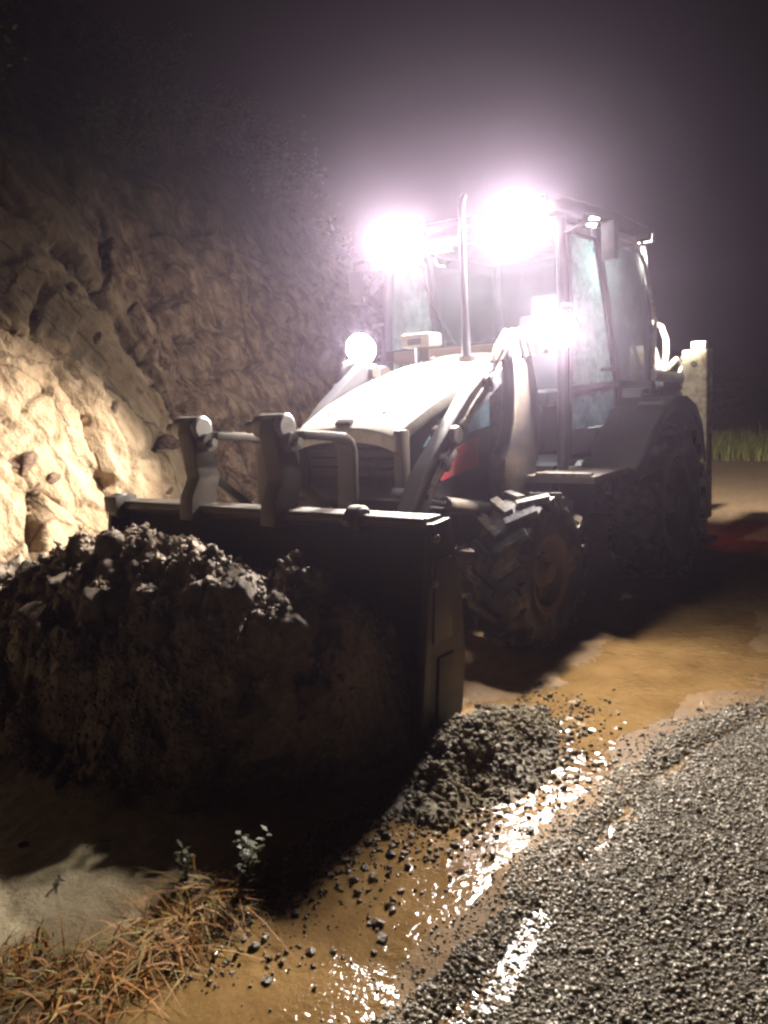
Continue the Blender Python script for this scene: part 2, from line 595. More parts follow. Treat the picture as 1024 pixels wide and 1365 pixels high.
def road_h(x, y):
    e = y-road_edge(x)
    return -0.022+0.044*sstep(0.0, 0.36, e)+0.012*fbm(x*2, y*2, 0, 3, seed=60)+0.006*fbm(x*14, y*14, 0, 3, seed=61)
RZ = road_h(RX, RY)
RZ[:, -1] = -0.2
road = link('gravel_road', grid_mesh('gravel_road', RX, RY, RZ), gravel_base_material())
tag(road, kind='structure')

def stone_material(name, cols, rough=(0.25, 0.6)):
    t = NT(name)
    g = t.n('ShaderNodeNewGeometry')
    c = t.ramp(g.outputs['Random Per Island'], cols)
    n = t.noise(60, 4, 0.6)
    c = t.mix(0.5, c, t.ramp(n, [(0.3, (0.3, 0.3, 0.3)), (0.7, (0.7, 0.7, 0.7))]), 'SOFT_LIGHT')
    t.bsdf(c, t.mapr(n, 0.3, 0.7, rough[0], rough[1]), 0, t.bump(n, 0.4, 0.004))
    return t.m
MAT['gravel'] = stone_material('wet_grey_gravel', [(0.0, (0.13, 0.105, 0.072)), (0.35, (0.19, 0.158, 0.115)), (0.7, (0.25, 0.212, 0.156)), (1.0, (0.38, 0.335, 0.26))], (0.22, 0.65))
N = 125000
gxp = rng.uniform(1.0, 6.3, N); ev = rng.power(0.9, N)*1.7-0.04
gxp = np.concatenate([gxp, rng.uniform(1.2, 6.0, 8000)]); ev = np.concatenate([ev, rng.normal(0.02, 0.11, 8000)])
gyp = road_edge(gxp)+ev
S = np.clip(rng.lognormal(math.log(0.0054), 0.52, len(gxp)), 0.003, 0.018)
gzp = np.maximum(np.maximum(track_h(gxp, gyp)-0.09*sstep(2.04, 2.29, gyp-0.58*sstep(3.7, 1.6, gxp)), road_h(gxp, gyp)), -0.012)+S*0.1
gravel = link('gravel', scatter_rocks('gravel', np.stack([gxp, gyp, gzp], 1), S, CHIPS), 'gravel')
tag(gravel, 'wet grey gravel covering the road at the lower right', 'gravel', kind='stuff')

# ---- cut hillside
def facets(x, y, z, seed, tilt):
    """broken rock: each Voronoi cell is a plane with its own tilt and offset"""
    x, y, z = np.broadcast_arrays(np.asarray(x, float), np.asarray(y, float), np.asarray(z, float))
    fx, fy, fz = np.floor(x), np.floor(y), np.floor(z)
    f1 = np.full(x.shape, 9.0); f2 = np.full(x.shape, 9.0); pl = np.zeros(x.shape)
    for dx in (-1, 0, 1):
        for dy in (-1, 0, 1):
            for dz in (-1, 0, 1):
                cx, cy_, cz = fx+dx, fy+dy, fz+dz
                px = cx+_hash(cx, cy_, cz, seed); py = cy_+_hash(cx, cy_, cz, seed+1); pz = cz+_hash(cx, cy_, cz, seed+2)
                d = np.sqrt((px-x)**2+(py-y)**2+(pz-z)**2)
                p = (_hash(cx, cy_, cz, seed+3)-0.5)*0.9+tilt*((x-px)*(_hash(cx, cy_, cz, seed+4)*2-1)+(z-pz)*(_hash(cx, cy_, cz, seed+5)*2-1.2))
                f2 = np.where(d < f1, f1, np.minimum(f2, d))
                pl = np.where(d < f1, p, pl)
                f1 = np.minimum(f1, d)
    return pl, f2-f1

def hill_pt(x, z):
    x = np.asarray(x, float); z = np.asarray(z, float)
    xe = 1.62+0.16*(z-0.9)
    rec = 0.70*sstep(0.45, -1.0, x-xe)
    zl = np.minimum(z, 4.2); zh = np.maximum(z-4.2, 0)
    y = -2.55-0.40*zl-1.05*zh-rec
    y = y+0.30*np.exp(-((x-3.4)/1.6)**2)*np.exp(-((z-1.2)/1.6)**2)
    y = y-0.05*np.clip(-x-2, 0, 30)
    y = y+0.45*np.exp(-np.clip(z, -1, 9)/0.35)                       # talus at the foot
    n1 = fbm(x*0.5, y*0.3, z*0.5, 3, 0.5, seed=70)
    dsp = 0.30*n1
    wx_ = 0.25*vnoise(x*1.7, z*1.7, 0, 5); wz_ = 0.25*vnoise(x*1.7, z*1.7, 9.0, 6)
    # beds dip down the face: cells are long along the dip, short across it
    aa = (x*2.2-z)/2.4+wx_; bb = (x+2.2*z)/2.4+wz_
    p1, e1 = facets(aa*1.15, y*0.3, bb*0.62, 80, 0.9)
    dsp = dsp+0.22*p1-0.10*(1-sstep(0.0, 0.06, e1))
    p2, e2 = facets(aa*3.1+0.2*wx_, y*0.8, bb*2.1, 90, 0.9)
    dsp = dsp+0.085*p2-0.035*(1-sstep(0.0, 0.07, e2))
    p3, e3 = facets(aa*8.0, y*2.0, bb*6.0, 95, 0.9)
    dsp = dsp+0.036*p3
    rough = sstep(0.3, -0.7, x-xe)
    dsp = dsp+rough*(0.22*fbm(x*1.9, y*1.9, z*1.9, 3, 0.6, seed=84)+0.10*fbm(x*4.2, y*4.2, z*4.2, 2, 0.5, seed=85))
    dsp = dsp+0.035*fbm(x*4, y*4, z*4, 4, 0.6, seed=77)+0.016*fbm(x*17, y*17, z*17, 3, 0.6, seed=78)
    low = 1-0.72*sstep(-1.0, -9.0, x)                                 # the bank runs out behind the machine
    return np.stack([x, y+0.85*dsp, (z+0.30*dsp)*np.where(z > 0, low, 1)], -1)
hx = axis([(-60, -14, 2.5), (-14, -4, 0.16), (-4, 0.5, 0.05), (0.5, 5.2, 0.026), (5.2, 9, 0.1), (9, 40, 2.5)])
hz = axis([(-0.4, 3.6, 0.028), (3.6, 6.5, 0.07), (6.5, 11, 0.5)])
HX, HZ = np.meshgrid(hx, hz, indexing='ij')
HP = hill_pt(HX, HZ)
def hill_material():
    t = NT('cut_earth_and_rock')
    mp = t.n('ShaderNodeMapping', vector_type='TEXTURE'); mp.inputs['Rotation'].default_value = (0, R(-66), 0); mp.inputs['Scale'].default_value = (1.7, 1, 0.62)
    t.l(t.tc.outputs['Object'], mp.inputs[0])
    a = t.noise(0.9, 6, 0.6, mp.outputs[0], 0.6)
    b = t.noise(6, 7, 0.65, mp.outputs[0], 0.4)
    c = t.noise(34, 5, 0.6)
    base = t.ramp(t.math('ADD', t.math('MULTIPLY', a, 0.65), t.math('MULTIPLY', b, 0.35)),
                  [(0.30, (0.10, 0.062, 0.036)), (0.44, (0.20, 0.135, 0.078)), (0.56, (0.28, 0.205, 0.125)), (0.72, (0.35, 0.29, 0.21))])
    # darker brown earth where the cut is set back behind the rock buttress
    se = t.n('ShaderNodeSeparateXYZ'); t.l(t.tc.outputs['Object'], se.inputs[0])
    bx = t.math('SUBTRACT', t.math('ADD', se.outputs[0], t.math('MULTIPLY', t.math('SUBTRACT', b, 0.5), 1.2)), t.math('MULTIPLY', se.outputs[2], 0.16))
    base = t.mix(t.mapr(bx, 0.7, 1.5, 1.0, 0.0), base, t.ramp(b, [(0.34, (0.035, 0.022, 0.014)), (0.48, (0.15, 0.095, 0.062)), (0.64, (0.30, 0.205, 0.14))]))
    ck = t.voronoi(1.0, 'DISTANCE_TO_EDGE', 'Distance', t.mix(0.55, mp.outputs[0], t.noise(2.2, 5), 'ADD'))
    ck = t.mapr(ck, 0.0, 0.022, 0.0, 1.0)
    base = t.mix(0.8, base, t.mix(ck, (0.25, 0.2, 0.15), (1, 1, 1)), 'MULTIPLY')
    # humus and moss on the upper slope
    sep = t.n('ShaderNodeSeparateXYZ'); t.l(t.tc.outputs['Object'], sep.inputs[0])
    hz_ = t.math('ADD', sep.outputs[2], t.math('MULTIPLY', a, 2.4))
    mk = t.mapr(hz_, 4.4, 5.4, 0.0, 1.0)
    base = t.mix(mk, base, t.ramp(b, [(0.35, (0.03, 0.03, 0.016)), (0.65, (0.09, 0.07, 0.04))]))
    n1 = t.bump(b, 0.8, 0.07)
    n1 = t.bump(ck, 0.35, 0.03, n1)
    n2 = t.bump(c, 0.9, 0.025, n1)
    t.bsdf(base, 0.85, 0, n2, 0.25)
    return t.m
MAT['hill'] = hill_material()
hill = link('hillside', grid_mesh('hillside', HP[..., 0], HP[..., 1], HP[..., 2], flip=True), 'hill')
tag(hill, kind='structure')

# rocks bedded in the cut face (pieces of the hillside)
rock_meshes = []
for i, (V, F) in enumerate(ROCKS):
    bmv = bmesh.new()
    vv = [bmv.verts.new(p) for p in V]
    for f in F:
        try: bmv.faces.new([vv[k] for k in f])
        except ValueError: pass
    bmesh.ops.bevel(bmv, geom=list(bmv.edges), offset=0.06, segments=1, affect='EDGES')
    bmesh.ops.recalc_face_normals(bmv, faces=bmv.faces)
    me = bpy.data.meshes.new('rock'); bmv.to_mesh(me); bmv.free()
    me.materials.append(MAT['hill'])
    rock_meshes.append(me)
r_ = random.Random(5)
for i in range(46):
    x = r_.uniform(0.2, 4.3); z = r_.uniform(0.15, 3.2)
    p = hill_pt(x, z)
    o = link('rock', rock_meshes[i % 8], None, hill)
    s = r_.choice([0.06, 0.08, 0.1, 0.13, 0.17])
    o.location = (p[0], p[1]-0.35*s, p[2]); o.scale = (s*r_.uniform(1, 1.7), s, s*r_.uniform(0.7, 1.1))
    o.rotation_euler = (r_.uniform(-.5, .5), r_.uniform(0.2, 1.1), r_.uniform(-.5, .5))

# ================================================================== BACKHOE LOADER
L = empty('backhoe_loader', (0, 0, 0))
tag(L, 'muddy white backhoe loader with lit work lamps scooping earth beside the cut slope', 'backhoe loader')

# chassis
mb = MB()
mb.box((1.05, 0, 0.72), (4.0, 0.62, 0.34))
mb.box((2.15, 0, 0.50), (0.26, 1.45, 0.20))
mb.box((0.0, 0, 0.70), (0.40, 1.55, 0.34))
mb.box((-0.85, 0, 0.85), (0.30, 1.7, 0.7))
mb.build('chassis', 'dark', L, 0.02)

# hood: sloping, crowned
hp_ = [(1.36, 1.895), (1.75, 1.83), (2.15, 1.735), (2.5, 1.62), (2.75, 1.515), (2.87, 1.435)]
mb = MB()
W = [0.44, 0.445, 0.445, 0.44, 0.425, 0.40]
rings = []
for (x, z), w in zip(hp_, W):
    ring = []
    for k in range(13):
        u = -1+2*k/12
        ring.append((x, w*u, z-0.05*abs(u)**3-0.012*u*u))
    rings.append(ring)
vsx = [p for r in rings for p in r]
fsx = [(i*13+k, i*13+k+1, (i+1)*13+k+1, (i+1)*13+k) for i in range(len(rings)-1) for k in range(12)]
off = len(vsx)
vsx += [(x, y, z-0.085) for (x, y, z) in vsx]
fsx += [tuple(off+q for q in reversed(f)) for f in fsx]
n6 = len(rings)
for i in range(n6-1):
    a, b = i*13, (i+1)*13
    fsx.append((a, b, b+off, a+off)); fsx.append((a+12, a+12+off, b+12+off, b+12))
for k in range(12):
    fsx.append((k, k+off, k+1+off, k+1)); q = (n6-1)*13
    fsx.append((q+k, q+k+1, q+k+1+off, q+k+off))
mb.add(vsx, fsx)
hood = mb.build('hood', 'white', L, 0.012, 2)
# cowl strip behind the hood
MB().box((1.33, 0, 1.90), (0.10, 1.30, 0.10)).build('cowl', 'fender', L, 0.02)
# engine bay sides and nose
for s in (1, -1):
    mb = MB().prism([(1.36, 1.80), (2.15, 1.64), (2.72, 1.42), (2.78, 1.05), (2.6, 0.85), (1.36, 0.85)], s*0.385, s*0.415)
    sp = mb.build('engine_side_panel', 'frame', L, 0.008)
    st = MB().prism([(1.75, 1.60), (2.42, 1.45), (2.60, 1.30), (1.75, 1.38)], s*0.417, s*0.421)
    st.build('blue_stripe', 'blue', sp)
    st = MB().prism([(1.95, 1.31), (2.46, 1.22), (2.42, 1.07), (1.95, 1.12)], s*0.417, s*0.421)
    st.build('red_stripe', 'red', sp)
    np_ = MB().beam((2.80, s*0.405, 1.42), (2.83, s*0.405, 0.80), 0.06, 0.09)
    np_.build('nose_post', 'fender', L, 0.012)
gr = MB().box((2.74, 0, 1.12), (0.05, 0.74, 0.60)).build('grille', 'plastic', L, 0.01)
for k in range(9):
    MB().box((2.775, 0, 0.88+0.06*k), (0.03, 0.70, 0.018), (0, R(20), 0)).build('grille_slat', 'plastic', gr, 0.003)
MB().box((2.80, 0, 0.74), (0.16, 0.80, 0.16)).build('front_bumper', 'dark', L, 0.02)

# exhaust stack
ex = MB().tube([(1.70, .215, 1.72), (1.70, .215, 2.2), (1.70, .215, 2.80), (1.695, .215, 2.86), (1.68, .215, 2.91), (1.65, .215, 2.945)], [0.04, 0.023, 0.021, 0.021, 0.021, 0.021], 16)
exo = ex.build('exhaust_pipe', 'grey', L)
MB().lathe([(0.0, -0.03), (0.05, -0.03), (0.065, 0.0), (0.065, 0.02), (0.0, 0.02)], n=20).build('exhaust_collar', 'dark', exo, 0, loc=(0, 0, 0)).matrix_local = Matrix.Translation((1.70, .215, 1.84)) @ Euler((R(90), 0, 0)).to_matrix().to_4x4()
# air intake on the hood
ai = MB().box((1.58, -0.24, 2.005), (0.18, 0.26, 0.10)).build('air_intake', 'white', L, 0.02)
MB().tube([(1.58, -0.24, 1.80), (1.58, -0.24, 1.96)], 0.05, 14).build('intake_neck', 'plastic', ai)
MB().box((1.675, -0.24, 1.995), (0.012, 0.12, 0.05)).build('intake_louvre', 'hose', ai, 0.004)

# loader towers, arms, cylinders
for s in (1, -1):
    y = s*0.56
    tw = MB().prism([(1.45, 0.85), (1.95, 0.85), (1.92, 1.55), (1.82, 1.80), (1.68, 1.84), (1.57, 1.78)], y-0.06, y+0.06).build('loader_tower', 'dark', L, 0.015)
    arm = MB().prism([(1.76, 1.845), (1.93, 1.855), (2.35, 1.60), (2.90, 1.17), (3.06, 0.95), (3.48, 0.62), (3.48, 0.46), (3.30, 0.44), (2.91, 0.82), (2.78, 1.09), (2.28, 1.48), (1.78, 1.73)], y-0.05, y+0.05)
    ao = arm.build('loader_arm', 'grey', L, 0.014)
    for px, pz in ((1.84, 1.79), (3.38, 0.53), (2.55, 1.37)):
        MB().lathe([(0.0, -0.085), (0.05, -0.085), (0.055, -0.075), (0.055, 0.075), (0.05, 0.085), (0.0, 0.085)], (px, y, pz), 20).build('pin_boss', 'steel', ao, 0)
    cyl = MB().tube([(1.75, y-s*0.1, 0.78), (2.45, y-s*0.1, 0.92)], 0.055, 16).build('lift_cylinder', 'dark', L)
    MB().tube([(2.45, y-s*0.1, 0.92), (2.85, y-s*0.1, 1.0)], 0.028, 12).build('cylinder_rod', 'chrome', cyl)
    tilt = MB().tube([(2.35, s*0.46, 1.25), (2.85, s*0.46, 0.95)], 0.045, 16).build('tilt_cylinder', 'dark', L)
    MB().tube([(2.85, s*0.46, 0.95), (3.48, s*0.46, 0.78)], 0.024, 12).build('cylinder_rod', 'chrome', tilt)
    # thick hose sleeve hanging at the tower, thin hoses over the pivot
    MB().tube([(1.88, y+s*.10, 1.86), (1.96, y+s*.12, 1.84), (2.00, y+s*.14, 1.76), (2.01, y+s*.14, 1.62), (2.03, y+s*.14, 1.42), (2.08, y+s*.13, 1.27), (2.16, y+s*.12, 1.19)], 0.043, 14).build('hydraulic_hose', 'hose', L)
    for k in range(3 if s > 0 else 0):
        MB().tube([(1.62, y+s*(.02+.05*k), 1.84), (1.72, y+s*(.03+.05*k), 1.98+.01*k), (1.84, y+s*(.04+.05*k), 2.00), (1.95, y+s*(.03+.05*k), 1.90), (2.02, y+s*(.03+.04*k), 1.80)], 0.016, 8).build('hydraulic_hose', 'palehose', L)
for ao in [o for o in L.children if o.name.startswith('loader_arm')]:
    s = 1 if ao.data.vertices[0].co.y > 0 else -1
    y = s*0.56
    for k in range(2):
        MB().tube([(1.95, y+s*0.062, 1.80-0.035*k), (2.33, y+s*0.062, 1.545-0.035*k), (2.75, y+s*0.062, 1.20-0.035*k), (2.88, y+s*0.062, 1.05-0.03*k)], 0.010, 7).build('hydraulic_line', 'steel', ao)
    for px, pz in ((2.12, 1.665), (2.45, 1.40), (2.68, 1.215)):
        MB().box((px, y+s*0.06, pz), (0.05, 0.035, 0.11), (0, R(40), 0)).build('line_clamp', 'dark', ao, 0.004)
for yy_ in (-0.22, 0.22):
    MB().prism([(1.45, 1.885), (2.15, 1.738), (2.5, 1.622), (2.72, 1.53), (2.72, 1.52), (2.5, 1.612), (2.15, 1.728), (1.45, 1.875)], yy_-0.012, yy_+0.012).build('hood_rib', 'white', hood, 0.003)
MB().box((2.83, 0.0, 1.47), (0.05, 0.12, 0.03), (0, R(35), 0)).build('hood_latch', 'plastic', hood, 0.006)
MB().box((2.93, 0, 1.02), (0.10, 1.06, 0.12), (0, R(45), 0)).build('arm_cross_tube', 'grey', L, 0.02)

# bucket
side = [(3.56, 1.055), (3.70, 1.045), (3.80, 0.65), (3.875, 0.035), (3.62, 0.030), (3.52, 0.10), (3.47, 0.36), (3.49, 0.75)]
BY = 1.17
bk = empty('bucket', (0, 0, 0), L)
backp = [(3.68, 1.03), (3.59, 1.00), (3.53, 0.85), (3.51, 0.60), (3.51, 0.36), (3.54, 0.18), (3.61, 0.08), (3.70, 0.055), (3.80, 0.045)]
MB().sheet(backp, -BY, BY, 0.025).build('bucket_shell', 'bucket', bk, 0.004)
for s in (1, -1):
    MB().prism(side, s*BY, s*(BY+0.028)).build('side_plate', 'bucket', bk, 0.005)
    MB().prism([(3.70, 1.05), (3.72, 1.05), (3.90, 0.05), (3.84, 0.05)], s*(BY-0.004), s*(BY+0.036)).build('side_cutter', 'bucket', bk, 0.005)
MB().box((3.80, 0, 0.035), (0.20, 2.38, 0.026), (0, R(3), 0)).build('cutting_edge', 'steel', bk, 0.005)
MB().tube([(3.70, -BY+0.10, 1.045), (3.70, BY-0.02, 1.045)], 0.028, 14).build('fork_rail', 'forksteel', bk)
for k, yy_ in enumerate((-0.8, -0.27, 0.27, 0.8)):
    MB().prism([(3.50, 0.95), (3.53, 0.95), (3.515, 0.3), (3.485, 0.3)], yy_-0.03, yy_+0.03).build('back_rib', 'bucket', bk, 0.005)
for s in (1, -1):
    for (z0, z1) in ((0.10, 0.42), (0.50, 0.88)):
        MB().prism([(3.60, z0), (3.76, z0), (3.72, z1), (3.58, z1)], s*(BY+0.028), s*(BY+0.040)).build('wear_plate', 'bucket', bk, 0.004)
MB().box((3.62, 0, 1.05), (0.12, 2.30, 0.035)).build('top_rail', 'bucket', bk, 0.008)
for yy in (0.755, -1.12):
    MB().lathe([(0, -0.045), (0.06, -0.045), (0.075, -0.03), (0.075, 0.03), (0.06, 0.045), (0, 0.045)], (3.70, yy, 1.04), 24).build('rail_boss', 'bucket', bk, 0)
MB().box((3.70, -1.11, 1.055), (0.16, 0.12, 0.10)).build('corner_block', 'bucket', bk, 0.012)
MB().lathe([(0, -0.02), (0.022, -0.02), (0.022, 0.02), (0, 0.02)], (3.775, 0.755, 1.045), 14).build('pin', 'steel', bk)
for (px, pz) in ((3.71, 0.98), (3.74, 0.78)):
    MB().lathe([(0, 0), (0.018, 0), (0.018, 0.02), (0, 0.02)], (px, BY+0.035, pz), 10).build('bolt', 'steel', bk)

# flip-over pallet forks parked above the bucket
for fy in (-0.42, 0.22):
    fk = empty('pallet_fork', (0, 0, 0), L)
    prof_f = [(3.78, 0.99), (3.76, 1.12), (3.70, 1.22), (3.72, 1.36), (3.74, 1.47), (3.72, 1.545), (3.66, 1.57), (3.60, 1.55), (3.58, 1.46), (3.57, 1.34), (3.54, 1.22), (3.58, 1.12), (3.60, 0.99)]
    MB().prism(prof_f, fy-0.055, fy+0.055).build('fork_heel', 'forksteel', fk, 0.014)
    MB().lathe([(0, -0.20), (0.034, -0.20), (0.036, -0.12), (0.062, -0.118), (0.068, -0.10), (0.068, 0.075), (0.055, 0.085), (0, 0.085)], (3.66, fy, 1.50), 22).build('hinge_pin', 'steel', fk)
    MB().lathe([(0, -0.03), (0.05, -0.03), (0.05, 0.03), (0, 0.03)], (3.66, fy+0.10, 1.42), 20).build('stop_boss', 'forksteel', fk)
    MB().lathe([(0, -0.045), (0.022, -0.045), (0.022, 0.045), (0, 0.045)], (3.66, fy+0.12, 1.42), 12).build('bolt', 'steel', fk)
    tin = [(3.62, 1.475), (3.40, 1.455), (3.26, 1.435), (3.20, 1.40), (3.175, 1.33), (3.185, 1.12), (3.21, 0.86)]
    MB().sheet(tin, fy+0.03, fy+0.15, 0.045).build('fork_tine', 'forksteel', fk, 0.012)
    MB().beam((3.58, fy-0.03, 1.25), (3.28, fy+0.02, 0.98), 0.07, 0.05).build('fork_brace', 'forksteel', fk, 0.01)

# ---- wheels
def wheel(name, Rad, Wd, rimR, nl, lug, rimmat, c, s):
    w = empty(name, c, L)
    h = Wd/2
    prof = [(rimR, -h*0.78), (rimR+0.03, -h*0.92), (Rad*0.80, -h), (Rad*0.93, -h*0.97), (Rad*0.985, -h*0.84), (Rad, -h*0.4), (Rad*1.004, 0),
            (Rad, h*0.4), (Rad*0.985, h*0.84), (Rad*0.93, h*0.97), (Rad*0.80, h), (rimR+0.03, h*0.92), (rimR, h*0.78)]
    mb = MB().lathe(prof, n=56, closed=True)
    for k in range(nl):
        for sd in (1, -1):
            a = 2*math.pi*(k+(0.5 if sd > 0 else 0))/nl
            rad = Vector((math.cos(a), 0, math.sin(a))); tan = Vector((-math.sin(a), 0, math.cos(a)))
            ax = Vector((0, 1, 0))
            d = (ax*sd+tan*0.75).normalized(); t2 = rad.cross(d)
            M3 = Matrix((d, t2, rad)).transposed()
            mb.box(rad*(Rad+lug*0.30)+ax*sd*h*0.50+tan*0.02, (h*1.18, lug*1.5, lug*1.3), M3)
            # shoulder foot of the lug running down the sidewall
            mb.box(rad*(Rad*0.945)+ax*sd*h*0.97+tan*(0.02+h*0.40), (lug*1.0, lug*1.5, Rad*0.13), Matrix((ax*sd, tan, rad)).transposed())
    mb.build('tyre', 'tyre', w, 0.0, smooth=40)
    o = h if s > 0 else -h
    q = 1 if s > 0 else -1
    rp = [(rimR, -h*0.78), (rimR+0.015, -h*0.82), (rimR-0.02, -h*0.6), (rimR-0.03, h*0.1), (rimR-0.02, h*0.6), (rimR+0.015, h*0.82), (rimR, h*0.86), (rimR-0.035, h*0.78),
          (rimR-0.06, h*0.35), (rimR*0.55, h*0.20), (rimR*0.42, h*0.22), (rimR*0.40, h*0.48), (0.0, h*0.50)]
    if s < 0:
        rp = [(r, -y) for r, y in rp]
    rim = MB().lathe(rp, n=40).build('rim', rimmat, w)
    for k in range(8):
        a = 2*math.pi*k/8
        MB().lathe([(0, 0), (0.018, 0), (0.018, 0.03), (0, 0.03)], (rimR*0.50*math.cos(a), q*h*0.20 if q > 0 else q*h*0.20-0.03, rimR*0.50*math.sin(a)), 8).build('wheel_nut', 'steel', rim)
    MB().lathe([(0, 0), (rimR*0.28, 0), (rimR*0.24, 0.06), (0, 0.07)] if q > 0 else [(0, 0), (rimR*0.28, 0), (rimR*0.24, -0.06), (0, -0.07)], (0, q*h*0.5, 0), 24).build('hub', rimmat, w)
    return w
for s in (1, -1):
    wheel('front_wheel', 0.465, 0.34, 0.25, 17, 0.035, 'rim', (2.15, s*0.89, 0.475), s)
    wheel('rear_wheel', 0.615, 0.40, 0.36, 20, 0.040, 'rearrim', (0.0, s*0.985, 0.63), s)

# ---- rear fenders and steps
for s in (1, -1):
    fp = [(-0.66, 0.95), (-0.56, 1.20), (-0.37, 1.37), (-0.12, 1.45), (0.15, 1.46), (0.42, 1.39), (0.66, 1.23), (0.87, 1.06), (1.02, 0.99)]
    y0, y1 = sorted((s*0.66, s*1.17))
    f = MB().sheet(fp, y0, y1, 0.03).build('rear_fender', 'fender', L, 0.008)
    inner = [(x, z-0.07) for x, z in fp]
    ya, yb = sorted((s*1.17, s*1.19))
    MB().strip(inner, [(x, z+0.03) for x, z in fp], ya, yb).build('fender_lip', 'plastic', f, 0.004)
    MB().box((0.37, s*1.06, 1.445), (0.07, 0.20, 0.008), (0, R(17), 0)).build('reflector_sticker', 'sticker', f, 0.002)
    stp = MB().box((1.36, s*0.88, 1.00), (0.62, 0.50, 0.05)).build('footstep', 'fender', L, 0.012)
    MB().box((1.64, s*0.90, 1.03), (0.06, 0.40, 0.03)).build('step_edge', 'steel', stp, 0.006)
    MB().box((1.30, s*0.84, 0.60), (0.50, 0.34, 0.05)).build('footstep', 'dark', L, 0.012)
    MB().beam((1.30, s*0.70, 1.0), (1.30, s*0.70, 0.58), 0.06, 0.05).build('step_bracket', 'dark', L, 0.006)
    MB().box((0.98, s*0.55, 0.75), (0.75, 0.22, 0.42)).build('fuel_tank', 'dark', L, 0.04)
MB().box((0.62, 0, 1.02), (1.5, 1.40, 0.08)).build('cab_floor', 'frame', L, 0.012)

# ---- cab
A0 = [(1.30, 0.74, 1.02), (1.31, 0.76, 1.55), (1.29, 0.765, 2.1), (1.24, 0.735, 2.76)]
B0 = [(0.30, 0.77, 1.20), (0.34, 0.785, 1.6), (0.50, 0.775, 2.1), (0.66, 0.75, 2.76)]
C0 = [(-0.50, 0.72, 1.50), (-0.52, 0.74, 2.0), (-0.46, 0.70, 2.76)]
for s in (1, -1):
    for nm, P in (('front_pillar', A0), ('door_pillar', B0), ('rear_pillar', C0)):
        mb = MB()
        mb.tube([(x, y*s, z) for x, y, z in P], 0.042 if nm != 'door_pillar' else 0.034, 10)
        mb.build(nm, 'frame', L)
    # door: frame, upper and lower glass, handle
    d = empty('cab_door', (0, 0, 0), L)
    yy = lambda z: s*(0.755+0.03*math.sin((z-1.1)/1.6*math.pi))
    fr = [(1.24, 1.10), (1.25, 1.60), (1.23, 2.1), (1.18, 2.68), (0.72, 2.68), (0.56, 2.1), (0.40, 1.6), (0.38, 1.22), (0.60, 1.08)]
    mb = MB()
    mb.tube([(x, yy(z), z) for x, z in fr+[fr[0]]], 0.026, 8, cap=False)
    mb.tube([(1.245, yy(1.58), 1.58), (0.40, yy(1.6), 1.60)], 0.03, 8)
    mb.build('door_frame', 'frame', d)
    def pane(nm, pts, mat):
        vs2 = [(x, yy(z)-s*0.004, z) for x, z in pts]+[(x, yy(z)+s*0.004, z) for x, z in pts]
        n = len(pts)
        mb = MB().add(vs2, [tuple(range(n)), tuple(range(2*n-1, n-1, -1))]+[(i, (i+1) % n, (i+1) % n+n, i+n) for i in range(n)])
        return mb.build(nm, mat, d, smooth=0)
    pane('door_glass', [(1.235, 1.62), (1.215, 2.1), (1.165, 2.66), (0.735, 2.66), (0.58, 2.1), (0.43, 1.63)], 'sideglass')
    pane('lower_door_glass', [(1.22, 1.30), (1.23, 1.55), (0.42, 1.57), (0.42, 1.30)], 'lowglass')
    pane('door_skin', [(1.225, 1.11), (1.228, 1.29), (0.415, 1.29), (0.41, 1.22), (0.61, 1.10)], 'frame')
    MB().tube([(0.56, yy(1.68)+s*.02, 1.72), (0.56, yy(1.7)+s*.06, 1.72), (0.72, yy(1.7)+s*.06, 1.72), (0.72, yy(1.7)+s*.02, 1.72)], 0.012, 8).build('door_handle', 'steel', d)
    # rear quarter window
    qd = [(0.30, 1.62), (0.46, 2.1), (0.60, 2.68), (-0.44, 2.68), (-0.49, 2.0), (-0.47, 1.62)]
    vs2 = [(x, s*0.735-0.004, z) for x, z in qd]+[(x, s*0.735+0.004, z) for x, z in qd]; n = 6
    MB().add(vs2, [tuple(range(n)), tuple(range(2*n-1, n-1, -1))]+[(i, (i+1) % n, (i+1) % n+n, i+n) for i in range(n)]).build('quarter_window', 'glass', L, smooth=0)
    MB().beam((0.34, s*0.75, 1.60), (-0.50, s*0.73, 1.58), 0.06, 0.07).build('window_rail', 'frame', L, 0.01)
# windscreen and rear window
ws = [(1.315, -0.72, 1.97), (1.315, 0.72, 1.97), (1.245, 0.70, 2.70), (1.245, -0.70, 2.70)]
MB().add(ws+[(x-0.008, y, z) for x, y, z in ws], [(0, 1, 2, 3), (7, 6, 5, 4), (0, 4, 5, 1), (1, 5, 6, 2), (2, 6, 7, 3), (3, 7, 4, 0)]).build('windscreen', 'glass', L, smooth=0)
rw = [(-0.53, -0.68, 1.65), (-0.53, 0.68, 1.65), (-0.47, 0.66, 2.70), (-0.47, -0.66, 2.70)]
MB().add(rw+[(x-0.008, y, z) for x, y, z in rw], [(0, 1, 2, 3), (7, 6, 5, 4), (0, 4, 5, 1), (1, 5, 6, 2), (2, 6, 7, 3), (3, 7, 4, 0)]).build('rear_window', 'glass', L, smooth=0)
MB().beam((1.325, -0.74, 1.92), (1.325, 0.74, 1.92), 0.06, 0.09, (0, 0, 1)).build('windscreen_sill', 'frame', L, 0.01)
MB().beam((1.25, -0.72, 2.74), (1.25, 0.72, 2.74), 0.05, 0.08).build('windscreen_header', 'frame', L, 0.01)
wip = MB().tube([(1.345, -0.10, 1.98), (1.325, -0.30, 2.30), (1.315, -0.36, 2.42)], 0.008, 6).build('wiper', 'plastic', L)
